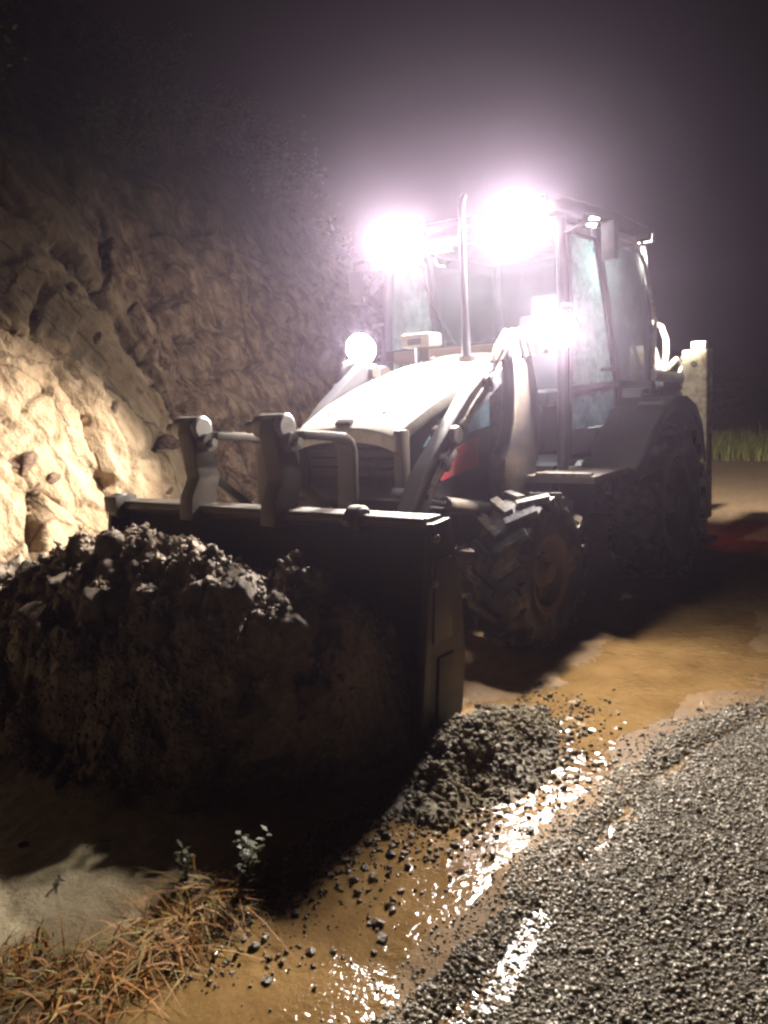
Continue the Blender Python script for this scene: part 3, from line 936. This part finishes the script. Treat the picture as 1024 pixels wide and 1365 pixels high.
MB().box((1.318, -0.33, 2.37), (0.014, 0.02, 0.42), (R(10), R(-5), 0)).build('wiper_blade', 'plastic', wip)
MB().box((0.0, 0, 1.35), (0.10, 1.40, 0.6)).build('cab_rear_wall', 'frame', L, 0.02).location = (-0.5, 0, 0.0)
# roof
rf = [(1.42, 2.79), (1.40, 2.86), (1.25, 2.90), (0.3, 2.925), (-0.45, 2.89), (-0.58, 2.83), (-0.58, 2.78)]
roof = MB().prism(rf, -0.79, 0.79).build('cab_roof', 'frame', L, 0.03, 3)
MB().box((0.4, 0, 2.772), (1.6, 1.36, 0.02)).build('headlining', 'fender', roof, 0.004)
# beacon base
MB().lathe([(0, 0), (0.055, 0), (0.05, 0.02), (0.04, 0.07), (0, 0.085)], (0, 0, 0), 16).build('beacon', 'rim', roof).matrix_local = Matrix.Translation((-0.2, -0.55, 2.90)) @ Euler((R(90), 0, 0)).to_matrix().to_4x4()

# seat and controls
st = MB().box((0.35, 0.05, 1.52), (0.48, 0.50, 0.14)).build('seat', 'seat', L, 0.05, 3)
MB().box((0.10, 0.05, 1.90), (0.13, 0.48, 0.66), (0, R(-8), 0)).build('seat_back', 'seat', st, 0.05, 3)
MB().box((0.04, 0.05, 2.30), (0.10, 0.28, 0.18), (0, R(-8), 0)).build('headrest', 'seat', st, 0.04, 3)
MB().box((0.35, 0.05, 1.26), (0.30, 0.32, 0.40)).build('seat_pedestal', 'plastic', st, 0.02)
sw = MB()
ring = [(0.19*math.cos(a), 0.19*math.sin(a), 0) for a in np.linspace(0, 2*math.pi, 29)]
sw.tube(ring, 0.016, 8, cap=False)
for k in range(3):
    a = 2*math.pi*k/3
    sw.tube([(0, 0, -0.02), (0.19*math.cos(a), 0.19*math.sin(a), 0)], 0.011, 6)
swo = sw.build('steering_wheel', 'plastic', L)
swo.matrix_local = Matrix.Translation((0.88, 0.05, 1.90)) @ Euler((0, R(-28), 0)).to_matrix().to_4x4()
MB().tube([(0.88, 0.05, 1.89), (1.02, 0.05, 1.55), (1.08, 0.05, 1.06)], [0.04, 0.07, 0.09], 12).build('steering_column', 'plastic', L)
MB().prism([(1.02, 1.06), (1.22, 1.06), (1.24, 1.86), (1.10, 1.90), (1.0, 1.6)], -0.32, 0.42).build('dashboard', 'plastic', L, 0.03)
for yy_ in (-0.30, -0.36):
    MB().tube([(0.55, yy_, 1.45), (0.58, yy_, 1.72)], [0.012, 0.018], 8).build('control_lever', 'plastic', L)
MB().box((0.4, -0.42, 1.40), (0.5, 0.18, 0.30)).build('side_console', 'plastic', L, 0.03)

# mirrors
for s, pz in ((-1, 2.50), (1, 2.56)):
    yb = 1.06 if s < 0 else 1.10
    mo = MB().box((1.28, s*yb, pz), (0.05, 0.12, 0.26), (0, 0, R(-18*s))).build('wing_mirror', 'plastic', L, 0.02)
    MB().box((1.248, s*yb, pz), (0.006, 0.10, 0.23), (0, 0, R(-18*s))).build('mirror_glass', 'chrome', mo, 0.002)
    MB().tube([(1.26, s*0.75, 2.66), (1.29, s*0.95, 2.70), (1.29, s*yb, 2.68), (1.285, s*yb, pz+0.10)], 0.012, 8).build('mirror_arm', 'frame', mo)
    MB().tube([(1.31, s*0.76, 2.18), (1.36, s*0.86, 2.16)], 0.012, 8).build('grab_handle', 'steel', L)
# rail along the rear pillar with small fittings
MB().tube([(-0.05, 0.80, 2.72), (-0.10, 0.86, 2.55), (-0.35, 0.86, 2.1), (-0.45, 0.80, 1.75)], 0.016, 8).build('grab_rail', 'steel', L)

# ---- lamps
def aim(o, p, target):
    o.location = p
    o.rotation_euler = (Vector(target)-Vector(p)).to_track_quat('-Z', 'Y').to_euler()

def spot(name, p, target, watts, cone, blend, parent, radius=0.06, colr=LAMP_COL):
    ld = bpy.data.lights.new(name, 'SPOT')
    ld.energy = watts; ld.spot_size = R(cone); ld.spot_blend = blend; ld.shadow_soft_size = radius; ld.color = colr
    o = bpy.data.objects.new(name, ld); col.objects.link(o); o.parent = parent
    aim(o, p, target)
    return o

def work_lamp(name, p, target, watts, size=(0.17, 0.13), cone=128, blend=1.0, lens='lens', parent=L, stem=None, rnd=False, beam=None):
    """housing with a bezel, lit lens and a bracket; the beam leaves just ahead of the lens"""
    d = (Vector(target)-Vector(p)).normalized()
    q = d.to_track_quat('X', 'Z')
    lamp = empty(name, p, parent)
    lamp.rotation_mode = 'QUATERNION'; lamp.rotation_quaternion = q
    w, h = size
    if rnd:
        hs = MB().lathe([(0, -0.10), (w*0.30, -0.10), (w*0.48, -0.05), (w*0.54, 0.0), (w*0.54, 0.015), (w*0.49, 0.015), (w*0.48, 0.0), (0, -0.002)], n=28)
        ln = MB().lathe([(0, 0.010), (w*0.25, 0.008), (w*0.47, 0.003), (w*0.47, 0.001), (0, 0.001)], n=28)
        for mbx in (hs, ln):
            mbx.v = [(y, x, z) for x, y, z in mbx.v]
        hs.build('lamp_housing', 'plastic', lamp); ln.build('lamp_lens', lens, lamp)
    else:
        hs = MB().box((-0.045, 0, 0), (0.085, w, h))
        hs.build('lamp_housing', 'plastic', lamp, 0.015)
        MB().box((0.003, 0, 0), (0.010, w*0.9, h*0.88)).build('lamp_lens', lens, lamp, 0.003)
    MB().tube([(-0.045, 0, -h*0.4), (-0.055, 0, -h*0.9)] if stem is None else stem, 0.014, 8).build('lamp_bracket', 'plastic', lamp)
    if watts:
        bt = Vector((1, 0, 0)) if beam is None else (q.inverted() @ (Vector(beam)-Vector(p))).normalized()
        spot('lamp_beam', (0.045, 0, 0), Vector((0.045, 0, 0))+bt, watts, cone, blend, lamp, 0.05)
    return lamp

for y in (-0.56, -0.36):
    work_lamp('roof_work_lamp', (1.46, y, 2.80), (5.2, y*1.2, 0.2), ROOF_W*1.75)
for y in (0.40, 0.62):
    work_lamp('roof_work_lamp', (1.46, y, 2.80), (5.6, 0.3+y*1.6, 0.2), ROOF_W, (0.20, 0.15))
work_lamp('headlamp', (1.46, 0.81, 2.0), (6.4, 1.9, 0.2), HEAD_W, (0.25, 0.25), 160, 1.0, rnd=True, stem=[(-0.06, -0.02, -0.05), (-0.10, -0.04, -0.12), (-0.14, -0.06, -0.14)])
work_lamp('headlamp', (1.50, -0.87, 1.99), (5.0, 0.2, 0.9), HEADR_W, (0.25, 0.25), 72, 1.0, rnd=True, beam=(4.15, -2.9, 0.95), stem=[(-0.06, -0.0, -0.05), (-0.10, 0.06, -0.10), (-0.12, 0.10, -0.10)])
# side and rear lamps under the roof edge
work_lamp('side_work_lamp', (0.92, 0.835, 2.765), (1.4, 4.0, 0.8), 90, (0.12, 0.08), 44, 0.8, 'lens_small', beam=(-1.1, 1.05, 1.25))
work_lamp('rear_work_lamp', (-0.10, 0.86, 2.76), (-7.0, 0.7, 0.0), REAR_W*42, (0.12, 0.08), 56, 0.9, 'lens_small')
work_lamp('side_work_lamp', (0.30, -0.86, 2.76), (0.1, -4.0, 1.2), REAR_W*6, (0.12, 0.08), 120, 1.0, 'lens_small')
# tail lamp
tl = work_lamp('tail_lamp', (-1.26, 0.80, 0.95), (-2.6, 1.2, 0.0), 0, (0.10, 0.16), lens='taillens')
spot('lamp_beam', (0.05, 0, 0), (1, 0, 0), 6, 130, 1.0, tl, 0.04, (1, 0.06, 0.03))
# fill lamp added under the cab roof to brighten the side glass
dm = empty('cab_fill_lamp', (0, 0, 0), L)
MB().box((0.55, 0.25, 2.752), (0.22, 0.10, 0.02)).build('lamp_housing', 'white', dm, 0.004)
MB().box((0.55, 0.25, 2.740), (0.18, 0.07, 0.006)).build('lamp_lens', emit_mat('cab_fill_lens', (0.88, 1.0, 0.96), 1500), dm)

# ---- rear end: stabilisers, slide frame, folded boom
for s in (1, -1):
    sb = MB().box((-1.12, s*0.985, 1.09), (0.20, 0.22, 1.56)).build('stabiliser_leg', 'cream', L, 0.015)
    MB().box((-1.12, s*0.985, 0.24), (0.14, 0.16, 0.20)).build('stabiliser_ram', 'steel', sb, 0.008)
    MB().box((-1.12, s*0.985, 0.10), (0.34, 0.30, 0.05)).build('stabiliser_foot', 'dark', sb, 0.012)
    MB().box((-1.06, s*1.02, 1.905), (0.09, 0.13, 0.07)).build('leg_cap', 'sticker', sb, 0.012)
    MB().lathe([(0, 0), (0.03, 0), (0.03, 0.012), (0, 0.012)], (0, 0, 0), 12).build('port_plug', 'steel', sb).matrix_local = Matrix.Translation((-1.02, s*0.985, 1.74)) @ Euler((0, 0, R(-90))).to_matrix().to_4x4()
    for k in range(6):
        MB().box((-1.03, s*(0.985-0.108), 1.80-0.06*k), (0.035, 0.024, 0.028)).build('rack_tooth', 'cream', sb, 0.004)
MB().box((-1.12, 0, 0.55), (0.16, 1.74, 0.14)).build('slide_rail', 'dark', L, 0.012)
MB().box((-1.12, 0, 1.15), (0.16, 1.74, 0.12)).build('slide_rail', 'dark', L, 0.012)
MB().box((-1.28, -0.1, 0.85), (0.16, 0.45, 0.85)).build('kingpost', 'dark', L, 0.03)
bo = MB().prism([(-1.32, 0.75), (-1.50, 0.72), (-1.95, 1.6), (-1.80, 2.55), (-1.62, 2.65), (-1.62, 2.45), (-1.70, 1.62)], -0.19, -0.01).build('boom', 'cream', L, 0.02)
dp = MB().prism([(-1.60, 2.62), (-1.80, 2.50), (-2.25, 1.15), (-2.12, 1.05)], -0.17, -0.03).build('dipper_arm', 'cream', L, 0.02)
MB().prism([(-2.0, 1.15), (-2.3, 1.2), (-2.55, 0.85), (-2.45, 0.45), (-2.15, 0.40), (-1.95, 0.65), (-2.1, 0.62), (-2.32, 0.7), (-2.3, 0.95)], -0.35, 0.15).build('digging_bucket', 'bucket', L, 0.02)
MB().tube([(-1.45, -0.1, 1.2), (-1.62, -0.1, 2.2)], 0.055, 14).build('boom_cylinder', 'dark', L)
# pale hose loop and guard tube behind the cab
MB().tube([(-1.20, 0.60, 1.58), (-1.28, 0.55, 1.82), (-1.36, 0.46, 2.02), (-1.44, 0.42, 2.12), (-1.52, 0.44, 2.17), (-1.60, 0.50, 2.13), (-1.62, 0.54, 2.0), (-1.56, 0.56, 1.86), (-1.42, 0.58, 1.72), (-1.30, 0.62, 1.62)], 0.030, 10).build('backhoe_hose', 'palehose', L)
MB().tube([(-1.18, 0.62, 1.55), (-1.24, 0.58, 1.76), (-1.30, 0.52, 1.90), (-1.30, 0.46, 2.0)], 0.036, 10).build('backhoe_hose', 'palehose', L)
MB().tube([(-1.30, 0.66, 1.72), (-1.42, 0.70, 1.80), (-1.52, 0.72, 1.74), (-1.50, 0.70, 1.62)], 0.026, 10).build('backhoe_hose', 'palehose', L)
MB().tube([(-0.62, 0.74, 1.66), (-1.05, 0.86, 1.62)], 0.05, 12).build('guard_tube', 'palehose', L)

# ================================================================== EARTH HEAPS
def soil_material(name, c0, c1, c2):
    t = NT(name)
    a = t.noise(4, 6, 0.65)
    b = t.noise(30, 6, 0.65)
    c = t.noise(110, 3, 0.6)
    base = t.ramp(t.math('ADD', t.math('MULTIPLY', a, 0.5), t.math('MULTIPLY', b, 0.5)), [(0.32, c0), (0.5, c1), (0.68, c2)])
    n1 = t.bump(b, 0.8, 0.03)
    t.bsdf(base, t.mapr(a, 0.35, 0.65, 0.45, 0.8), 0, t.bump(c, 0.5, 0.006, n1), 0.4)
    return t.m
MAT['soil'] = soil_material('damp_dark_soil', (0.13, 0.09, 0.06), (0.25, 0.185, 0.13), (0.37, 0.29, 0.21))
MAT['heap'] = soil_material('gritty_wet_spoil', (0.08, 0.06, 0.032), (0.15, 0.115, 0.062), (0.24, 0.19, 0.11))

def pile_h(x, y):
    yc = np.interp(y, [-3.6, -3.0, -2.1, -1.4, -0.9, -0.5, 0.0, 0.35, 0.6, 0.8, 0.95, 1.08, 1.30],
                      [0.28, 0.36, 0.50, 0.75, 0.90, 0.92, 0.87, 0.85, 0.83, 0.73, 0.60, 0.25, -0.12])
    xc = np.interp(y, [-0.6, 0.1, 0.9], [4.0, 4.08, 4.08])+0.03*np.sin(y*7)
    toe = np.interp(y, [-3.5, -1.0, 0.0, 0.6, 0.9, 1.3], [5.3, 5.15, 5.05, 4.85, 4.45, 4.05])
    back = np.interp(y, [-3.5, -1.4, -1.15, 1.2], [2.9, 3.1, 3.4, 3.4])
    f = np.where(x > xc, np.clip((toe-x)/(toe-xc), -0.2, 1), np.clip(1-0.55*((xc-x)/np.maximum(xc-back, .05))**1.4, -0.3, 1))
    f = np.where(x > xc, np.where(f > 0, 0.75*f*f*(3-2*f)+0.25*f, f), f)
    h = yc*f
    # tapered rounding of the crest, lumps and crumbs
    h = h-0.04*np.exp(-((x-xc)/0.08)**2)
    l1, l2, lid = worley(x*5.0, y*5.0, 0*x, 120)
    s1, s2, sid = worley(x*12.0, y*12.0, 0*x, 130)
    amp = sstep(-0.02, 0.20, h)
    h = h+amp*(0.11*fbm(x*1.7, y*1.7, 0, 3, seed=100)+0.17*(0.5-l1)*(0.4+lid)+0.07*(0.5-s1)*(0.4+sid)+0.09*fbm(x*11, y*11, 0, 4, 0.62, seed=101)+0.08*fbm(x*3.5, y*3.5, 0, 2, seed=102))
    return h
px_ = np.linspace(2.95, 5.45, 265); py_ = np.linspace(-3.5, 1.30, 440)
PX, PY = np.meshgrid(px_, py_, indexing='ij')
PZ = pile_h(PX, PY)
# inside the bucket the earth stays between its plates
ins = (PX < 3.90) & (PY > -1.22)
PZ = np.where(ins & (PY > 1.12), -0.2, PZ)
lim = np.interp(PX, [3.54, 3.58, 3.66, 3.74], [-0.25, 0.35, 0.62, 0.78])
PZ = np.where((PY > -1.25) & (PX < 3.74), np.minimum(PZ, lim), PZ)
PZ = np.maximum(PZ, -0.25)
pile = empty('soil_heap', (4.2, -0.5, 0.0))
tag(pile, 'big dark heap of loose wet soil filling and spilling over the loader bucket', 'soil heap')
IP = Matrix.Translation((-4.2, 0.5, 0))
def put(o, parent, inv):
    o.parent = parent; o.matrix_parent_inverse = inv
    return o
body = put(link('heap_body', grid_mesh('heap_body', PX, PY, PZ), 'soil'), pile, IP)
def pile_norm(x, y):
    e = 0.02
    z = pile_h(x, y)
    return z
n = 15000
cx = rng.uniform(3.75, 5.15, n); cyv = rng.uniform(-2.8, 1.0, n)
cz = pile_h(cx, cyv)
keep = cz > 0.04
cx, cyv, cz = cx[keep], cyv[keep], cz[keep]
S = np.clip(rng.lognormal(math.log(0.011), 0.55, len(cx)), 0.005, 0.035)
crumbs = put(link('soil_crumbs', scatter_rocks('soil_crumbs', np.stack([cx, cyv, cz+S*0.15], 1), S, CHIPS), 'soil'), pile, IP)
crumbs['kind'] = 'stuff'

def lump_mesh(seed, mat, sub=3, amp=0.3):
    bm = bmesh.new()
    bmesh.ops.create_icosphere(bm, subdivisions=sub, radius=1)
    P = np.array([v.co[:] for v in bm.verts])
    d = 1+amp*fbm(P[:, 0]*2.1+seed*9.1, P[:, 1]*2.1, P[:, 2]*2.1, 5, 0.7, seed=seed)
    for v, q in zip(bm.verts, d):
        v.co *= q
    me = bpy.data.meshes.new('soil_clod'); bm.to_mesh(me); bm.free()
    me.materials.append(MAT[mat])
    me.polygons.foreach_set('use_smooth', [True]*len(me.polygons))
    return me
clods = [lump_mesh(300+i, 'soil', 3, 0.85) for i in range(6)]
r_ = random.Random(21)
for i in range(190):
    y = r_.uniform(-2.2, 0.95); x = 4.02+r_.gauss(0, 0.10) if i % 4 == 0 else r_.uniform(4.1, 5.1)
    z = float(pile_h(np.array(x), np.array(y)))
    if z < 0.02: continue
    s = r_.choice([0.02, 0.025, 0.03, 0.038, 0.05]) if i % 4 == 0 else r_.choice([0.025, 0.03, 0.04, 0.055, 0.08])
    o = put(link('soil_clod', clods[i % 6], None), pile, IP)
    o.location = (x, y, z+s*0.05); o.rotation_euler = (r_.uniform(0, 6), r_.uniform(0, 6), r_.uniform(0, 6)); o.scale = (s, s*r_.uniform(.8, 1.3), s*r_.uniform(.7, 1))

# pale stones lying in the heap's left flank
for i, (x, y, s, lab) in enumerate([(4.35, -1.35, 0.13, 'pale yellowish stone high on the left flank of the soil heap'), (4.55, -0.72, 0.10, 'pale stone lower on the left flank of the soil heap')]):
    z = float(pile_h(np.array(x), np.array(y)))
    me = rock_meshes[i+2].copy(); me.materials.clear(); me.materials.append(MAT['hill'])
    o = link('stone', me, None); o.location = (x, y, z+s*0.25); o.scale = (s*1.5, s, s*0.8); o.rotation_euler = (0.3, 0.4, 1.0+i)
    tag(o, lab, 'stone')

# small heap by the bucket's near corner
def heap_h(x, y):
    d = np.hypot((x-3.76)/0.60, (y-1.42)/0.33)
    d = d*(1+0.40*fbm(x*3.2, y*3.2, 5.0, 3, 0.6, seed=152))
    h = 0.205*np.clip(1-d**1.05, -0.4, 1)
    l1, l2, lid = worley(x*11, y*11, 0*x, 140)
    return h+sstep(-0.02, .08, h)*(0.045*(0.5-l1)*(.4+lid)+0.05*fbm(x*5, y*5, 0, 3, seed=150)+0.02*fbm(x*26, y*26, 0, 3, 0.6, seed=151))-0.02
ex_ = np.linspace(3.0, 4.50, 150); ey_ = np.linspace(1.03, 1.85, 90)
EX, EY = np.meshgrid(ex_, ey_, indexing='ij')
EZ = np.maximum(heap_h(EX, EY), -0.12)
EZ = np.where(EY < 1.215, np.minimum(EZ, np.where((EX > 3.15) & (EX < 3.95), -0.12, EZ)), EZ)
heap = empty('spoil_heap', (3.66, 1.42, 0))
tag(heap, 'small low heap of gritty wet spoil beside the bucket corner and puddle', 'soil heap')
IH = Matrix.Translation((-3.66, -1.42, 0))
put(link('heap_body', grid_mesh('heap_body', EX, EY, EZ), 'heap'), heap, IH)
n = 4200
cx = rng.normal(3.76, 0.36, n); cyv = rng.normal(1.45, 0.17, n); cz = np.maximum(heap_h(cx, cyv), np.maximum(track_h(cx, cyv), -0.008))
k = (cyv > 1.24) & (cyv < 1.95)
cx, cyv, cz = cx[k], cyv[k], cz[k]
S = np.clip(rng.lognormal(math.log(0.008), 0.45, len(cx)), 0.004, 0.022)
cr = put(link('spoil_crumbs', scatter_rocks('spoil_crumbs', np.stack([cx, cyv, cz+S*0.3], 1), S), 'heap'), heap, IH)
cr['kind'] = 'stuff'

# ================================================================== SMALL THINGS
MAT['pebble'] = stone_material('wet_pebble_stone', [(0, (0.05, 0.036, 0.022)), (0.5, (0.12, 0.088, 0.055)), (1, (0.26, 0.21, 0.15))], (0.15, 0.4))
peb = []
for i in range(6):
    me = rock_meshes[i].copy(); me.materials.clear(); me.materials.append(MAT['pebble']); peb.append(me)
r_ = random.Random(33)
for i in range(64):
    x = r_.uniform(4.35, 5.35)
    y = 1.30+r_.gauss(0.22, 0.16)
    if y > 1.88 or y < 1.05: continue
    s = r_.choice([0.009, 0.011, 0.014, 0.018, 0.024])
    z = max(float(track_h(np.array(x), np.array(y))), -0.009)
    o = link('pebble', peb[i % 6], None)
    o.location = (x, y, z+s*0.35); o.scale = (s, s*r_.uniform(.8, 1.3), s*.8); o.rotation_euler = (0, 0, r_.uniform(0, 6))
    tag(o, 'small wet pebble on the muddy strip between dry grass and gravel', 'pebble', 'pebbles on the muddy strip')

# crumbs of wet mud and grit trailing off the heap's edge
n = 1700
cx = rng.uniform(4.15, 5.45, n); cyv = 1.16+np.abs(rng.normal(0, 0.22, n))+0.10*(5.0-cx)
k = cyv < 1.85
cx, cyv = cx[k], cyv[k]
S = np.clip(rng.lognormal(math.log(0.006), 0.5, len(cx)), 0.003, 0.017)
mc = link('mud_crumbs', scatter_rocks('mud_crumbs', np.stack([cx, cyv, np.maximum(track_h(cx, cyv), -0.009)+S*0.3], 1), S, CHIPS), 'pebble')
tag(mc, 'wet mud crumbs and grit strewn along the heap edge', 'grit', kind='stuff')

def leafy_mat(name, c0, c1, rough=0.6):
    t = NT(name)
    g = t.n('ShaderNodeNewGeometry')
    c = t.ramp(g.outputs['Random Per Island'], [(0, c0), (1, c1)])
    p = t.bsdf(c, rough, 0, None, 0.3)
    return t.m
MAT['straw'] = leafy_mat('dry_straw', (0.24, 0.09, 0.025), (0.65, 0.43, 0.15))
MAT['straw'].node_tree.nodes['Color Ramp'].color_ramp.elements.new(0.45).color = (0.46, 0.20, 0.045, 1)
MAT['straw'].node_tree.nodes['Color Ramp'].color_ramp.elements.new(0.9).color = (0.20, 0.20, 0.06, 1)
MAT['leaf'] = leafy_mat('weed_leaf', (0.03, 0.035, 0.012), (0.085, 0.075, 0.03), 0.5)
MAT['shrub'] = leafy_mat('shrub_leaf', (0.035, 0.05, 0.018), (0.10, 0.105, 0.04))
MAT['verge'] = leafy_mat('verge_grass', (0.10, 0.12, 0.03), (0.30, 0.28, 0.08))
MAT['bark'] = painted('dark_bark', (0.06, 0.045, 0.03), 0.85, 0.2)

def blades(n, rad, hmin, hmax, lean, w, r, groundf=None, c=(0, 0), stretch=(1, 1)):
    V, F = [], []
    for i in range(n):
        a = r.uniform(0, 6.283); d = rad*math.sqrt(r.random())
        bx, by = d*math.cos(a)*stretch[0], d*math.sin(a)*stretch[1]
        h = r.uniform(hmin, hmax); ln = r.uniform(0.2, 1)*lean
        da = r.uniform(0, 6.283); dx, dy = math.cos(da), math.sin(da)
        z0 = groundf(c[0]+bx, c[1]+by) if groundf else 0.0
        wf = r.choice((0.5, 0.7, 1.0, 1.0, 1.6, 2.4))
        o = len(V)
        for k in range(4):
            t = k/3
            off = ln*h*t*t; zz = h*t*(1-0.35*t*ln)
            ww = w*wf*(1-t*0.85)
            V.append((bx+dx*off-dy*ww, by+dy*off+dx*ww, z0+zz)); V.append((bx+dx*off+dy*ww, by+dy*off-dx*ww, z0+zz+0.0005))
        for k in range(3):
            F.append((o+2*k, o+2*k+1, o+2*k+3, o+2*k+2))
    return np.array(V), np.array(F)
gf = lambda x, y: float(track_h(np.array(x), np.array(y)))-0.004
r_ = random.Random(44)
tufts = [((5.22, 1.20), 0.17, 230, 0.05, 0.16, 'matted tuft of rusty dry grass below the dark weed'),
         ((5.42, 1.24), 0.19, 240, 0.05, 0.15, 'rusty dry grass tuft in the middle of the grass strip'),
         ((5.60, 1.18), 0.19, 240, 0.05, 0.15, 'yellowish dry grass tuft nearest the bottom edge of the picture'),
         ((5.68, 0.92), 0.14, 130, 0.04, 0.12, 'sparse dry grass tuft at the lower left corner')]
for (c, rad, nb, h0, h1, lab) in tufts:
    V, F = blades(nb, rad, h0*0.6, h1*0.85, 2.6, 0.0030, r_, gf, c, (1.15, 0.85))
    o = link('dry_grass_tuft', np_mesh('dry_grass_tuft', V, F, False), 'straw', None, (c[0], c[1], 0))
    tag(o, lab, 'grass', 'dry grass tufts along the track edge')

def leaf_quad(V, F, p, d, upv, ln, wd):
    sd = d.cross(upv)
    if sd.length < 1e-3: sd = Vector((1, 0, 0))
    sd.normalize(); nn = sd.cross(d)
    o = len(V)
    V += [p[:], (p+d*ln*0.5+sd*wd+nn*ln*0.06)[:], (p+d*ln-nn*ln*0.08)[:], (p+d*ln*0.5-sd*wd+nn*ln*0.06)[:]]
    F.append((o, o+1, o+2, o+3))

def weed(c, h, nst, r, lab):
    e = empty('weed', (c[0], c[1], gf(*c)))
    V, F = [], []
    for k in range(nst):
        a = r.uniform(0, 6.28); ln = r.uniform(0.1, 0.45)
        path = [Vector((math.cos(a)*ln*h*t*t, math.sin(a)*ln*h*t*t, h*t*r.uniform(0.9, 1.0))) for t in (0, .35, .7, 1)]
        MB().tube(path, [0.0035, 0.003, 0.0022, 0.001], 6).build('stem', 'leaf', e)
        for j in range(16):
            t = 0.2+0.8*j/15; i0 = min(int(t*3), 2); p = path[i0].lerp(path[i0+1], t*3-i0)
            b = j*2.4; d = Vector((math.cos(b), math.sin(b), r.uniform(0.0, 0.7))).normalized()
            leaf_quad(V, F, p, d, Vector((0, 0, 1)), r.uniform(0.018, 0.042), r.uniform(0.006, 0.012))
    link('foliage', np_mesh('foliage', np.array(V), np.array(F), False), 'leaf', e)
    tag(e, lab, 'weed')
weed((5.02, 1.24), 0.20, 5, random.Random(3), 'dark leafy weed in the shadow at the foot of the soil heap')
weed((5.12, 1.05), 0.13, 3, random.Random(4), 'small dark weed beside the rusty grass near the pale ground')

# fallen leaf stalk and twigs on the pale ground
def twig(c, ang, ln, lab):
    d = Vector((math.cos(ang), math.sin(ang), 0)); pp = Vector((-d.y, d.x, 0))
    b = Vector((c[0], c[1], gf(*c)+0.012))
    path = [b, b+d*ln*0.35+pp*0.01, b+d*ln*0.7-pp*0.008+Vector((0, 0, 0.008)), b+d*ln]
    MBt = MB().tube(path, [0.004, 0.0045, 0.004, 0.0015], 6)
    MBt.tube([path[1], path[1]+pp*ln*0.22+d*0.03+Vector((0, 0, 0.01))], [0.003, 0.001], 5)
    o = MBt.build('twig', 'bark', None)
    tag(o, lab, 'twig', 'twigs on the pale ground')
twig((5.18, 0.55), 2.6, 0.10, 'dark twig at the shadow edge on the pale ground')
twig((5.34, 0.62), 0.9, 0.09, 'thin twig lying in the middle of the pale ground')
twig((5.17, 1.05), 1.9, 0.10, 'dark twig standing beside the rusty grass tuft')
for (c, s, lab) in [((5.29, 0.30), 0.014, 'dark clod alone at the left of the pale ground')]:
    o = link('clod', clods[2], None); o.location = (c[0], c[1], gf(*c)+s*0.6); o.scale = (s*1.4, s, s)
    tag(o, lab, 'clod')

# ---- shrubs on the upper slope
def shrub(x, z, rad, r, lab):
    p = hill_pt(x, z)
    e = empty('shrub', (float(p[0]), float(p[1]), float(p[2])-0.05))
    V, F = [], []
    mb = MB()
    tips = []
    for k in range(7):
        a = r.uniform(0, 6.28); el = r.uniform(0.5, 1.3)
        d = Vector((math.cos(a)*math.cos(el), math.sin(a)*math.cos(el), math.sin(el)))
        q = d*rad*r.uniform(0.7, 1.15)+Vector((0, 0.2*rad, 0))
        mid = q*0.5+Vector((r.uniform(-.1, .1), r.uniform(-.1, .1), 0.08))*rad
        mb.tube([(0, 0, 0), mid, q], [0.018, 0.011, 0.004], 6)
        tips += [mid, q, mid.lerp(q, .6)]
    mb.build('branches', 'bark', e)
    for k in range(420):
        t = r.choice(tips)
        p = t+Vector((r.gauss(0, 1), r.gauss(0, 1), r.gauss(0, 1)))*rad*0.17
        d = Vector((r.gauss(0, 1), r.gauss(0, 1), r.gauss(0, 1)-0.2)).normalized()
        leaf_quad(V, F, p, d, Vector((0, 0, 1)), r.uniform(0.05, 0.11), r.uniform(0.014, 0.03))
    link('foliage', np_mesh('foliage', np.array(V), np.array(F), False), 'shrub', e)
    tag(e, lab, 'shrub', 'shrubs on the upper slope')
r_ = random.Random(55)
for i in range(26):
    x = -6.5+10.0*(i+r_.random()*0.8)/26
    z = r_.uniform(4.3, 6.6)
    shrub(x, z, r_.uniform(0.45, 0.95), r_, 'dark bushy shrub growing on the unlit slope above the cut rock')

# ---- verge grass where the track bends away behind the machine
V, F = blades(9000, 1.0, 0.12, 0.42, 0.9, 0.010, random.Random(66), None, (0, 0), (3.0, 6.5))
vg = link('verge_grass', np_mesh('verge_grass', V, F, False), 'verge', None, (-12.2, 0.5, 0.0))
tag(vg, 'yellowish green grass verge where the track bends behind the machine', 'grass', kind='stuff')

# ================================================================== AIR: haze volume added for the glare round the lamps
t = NT('lamp_glare_haze')
pv = t.n('ShaderNodeVolumePrincipled')
pv.inputs['Color'].default_value = (0.91, 0.74, 1.0, 1)  # purple tint stands in for the flare colour around the lamps
pv.inputs['Density'].default_value = HAZE
pv.inputs['Anisotropy'].default_value = 0.885
t.l(pv.outputs[0], t.out.inputs['Volume'])
t.m.cycles.volume_sampling = 'EQUIANGULAR'
t.m.cycles.homogeneous_volume = True
hb = MB().box((0, 0, 5.2), (164, 164, 13.6)).build('haze', t.m, None, smooth=0)
tag(hb, 'thin added haze giving the veiling glare round the work lamps', 'haze', kind='stuff')
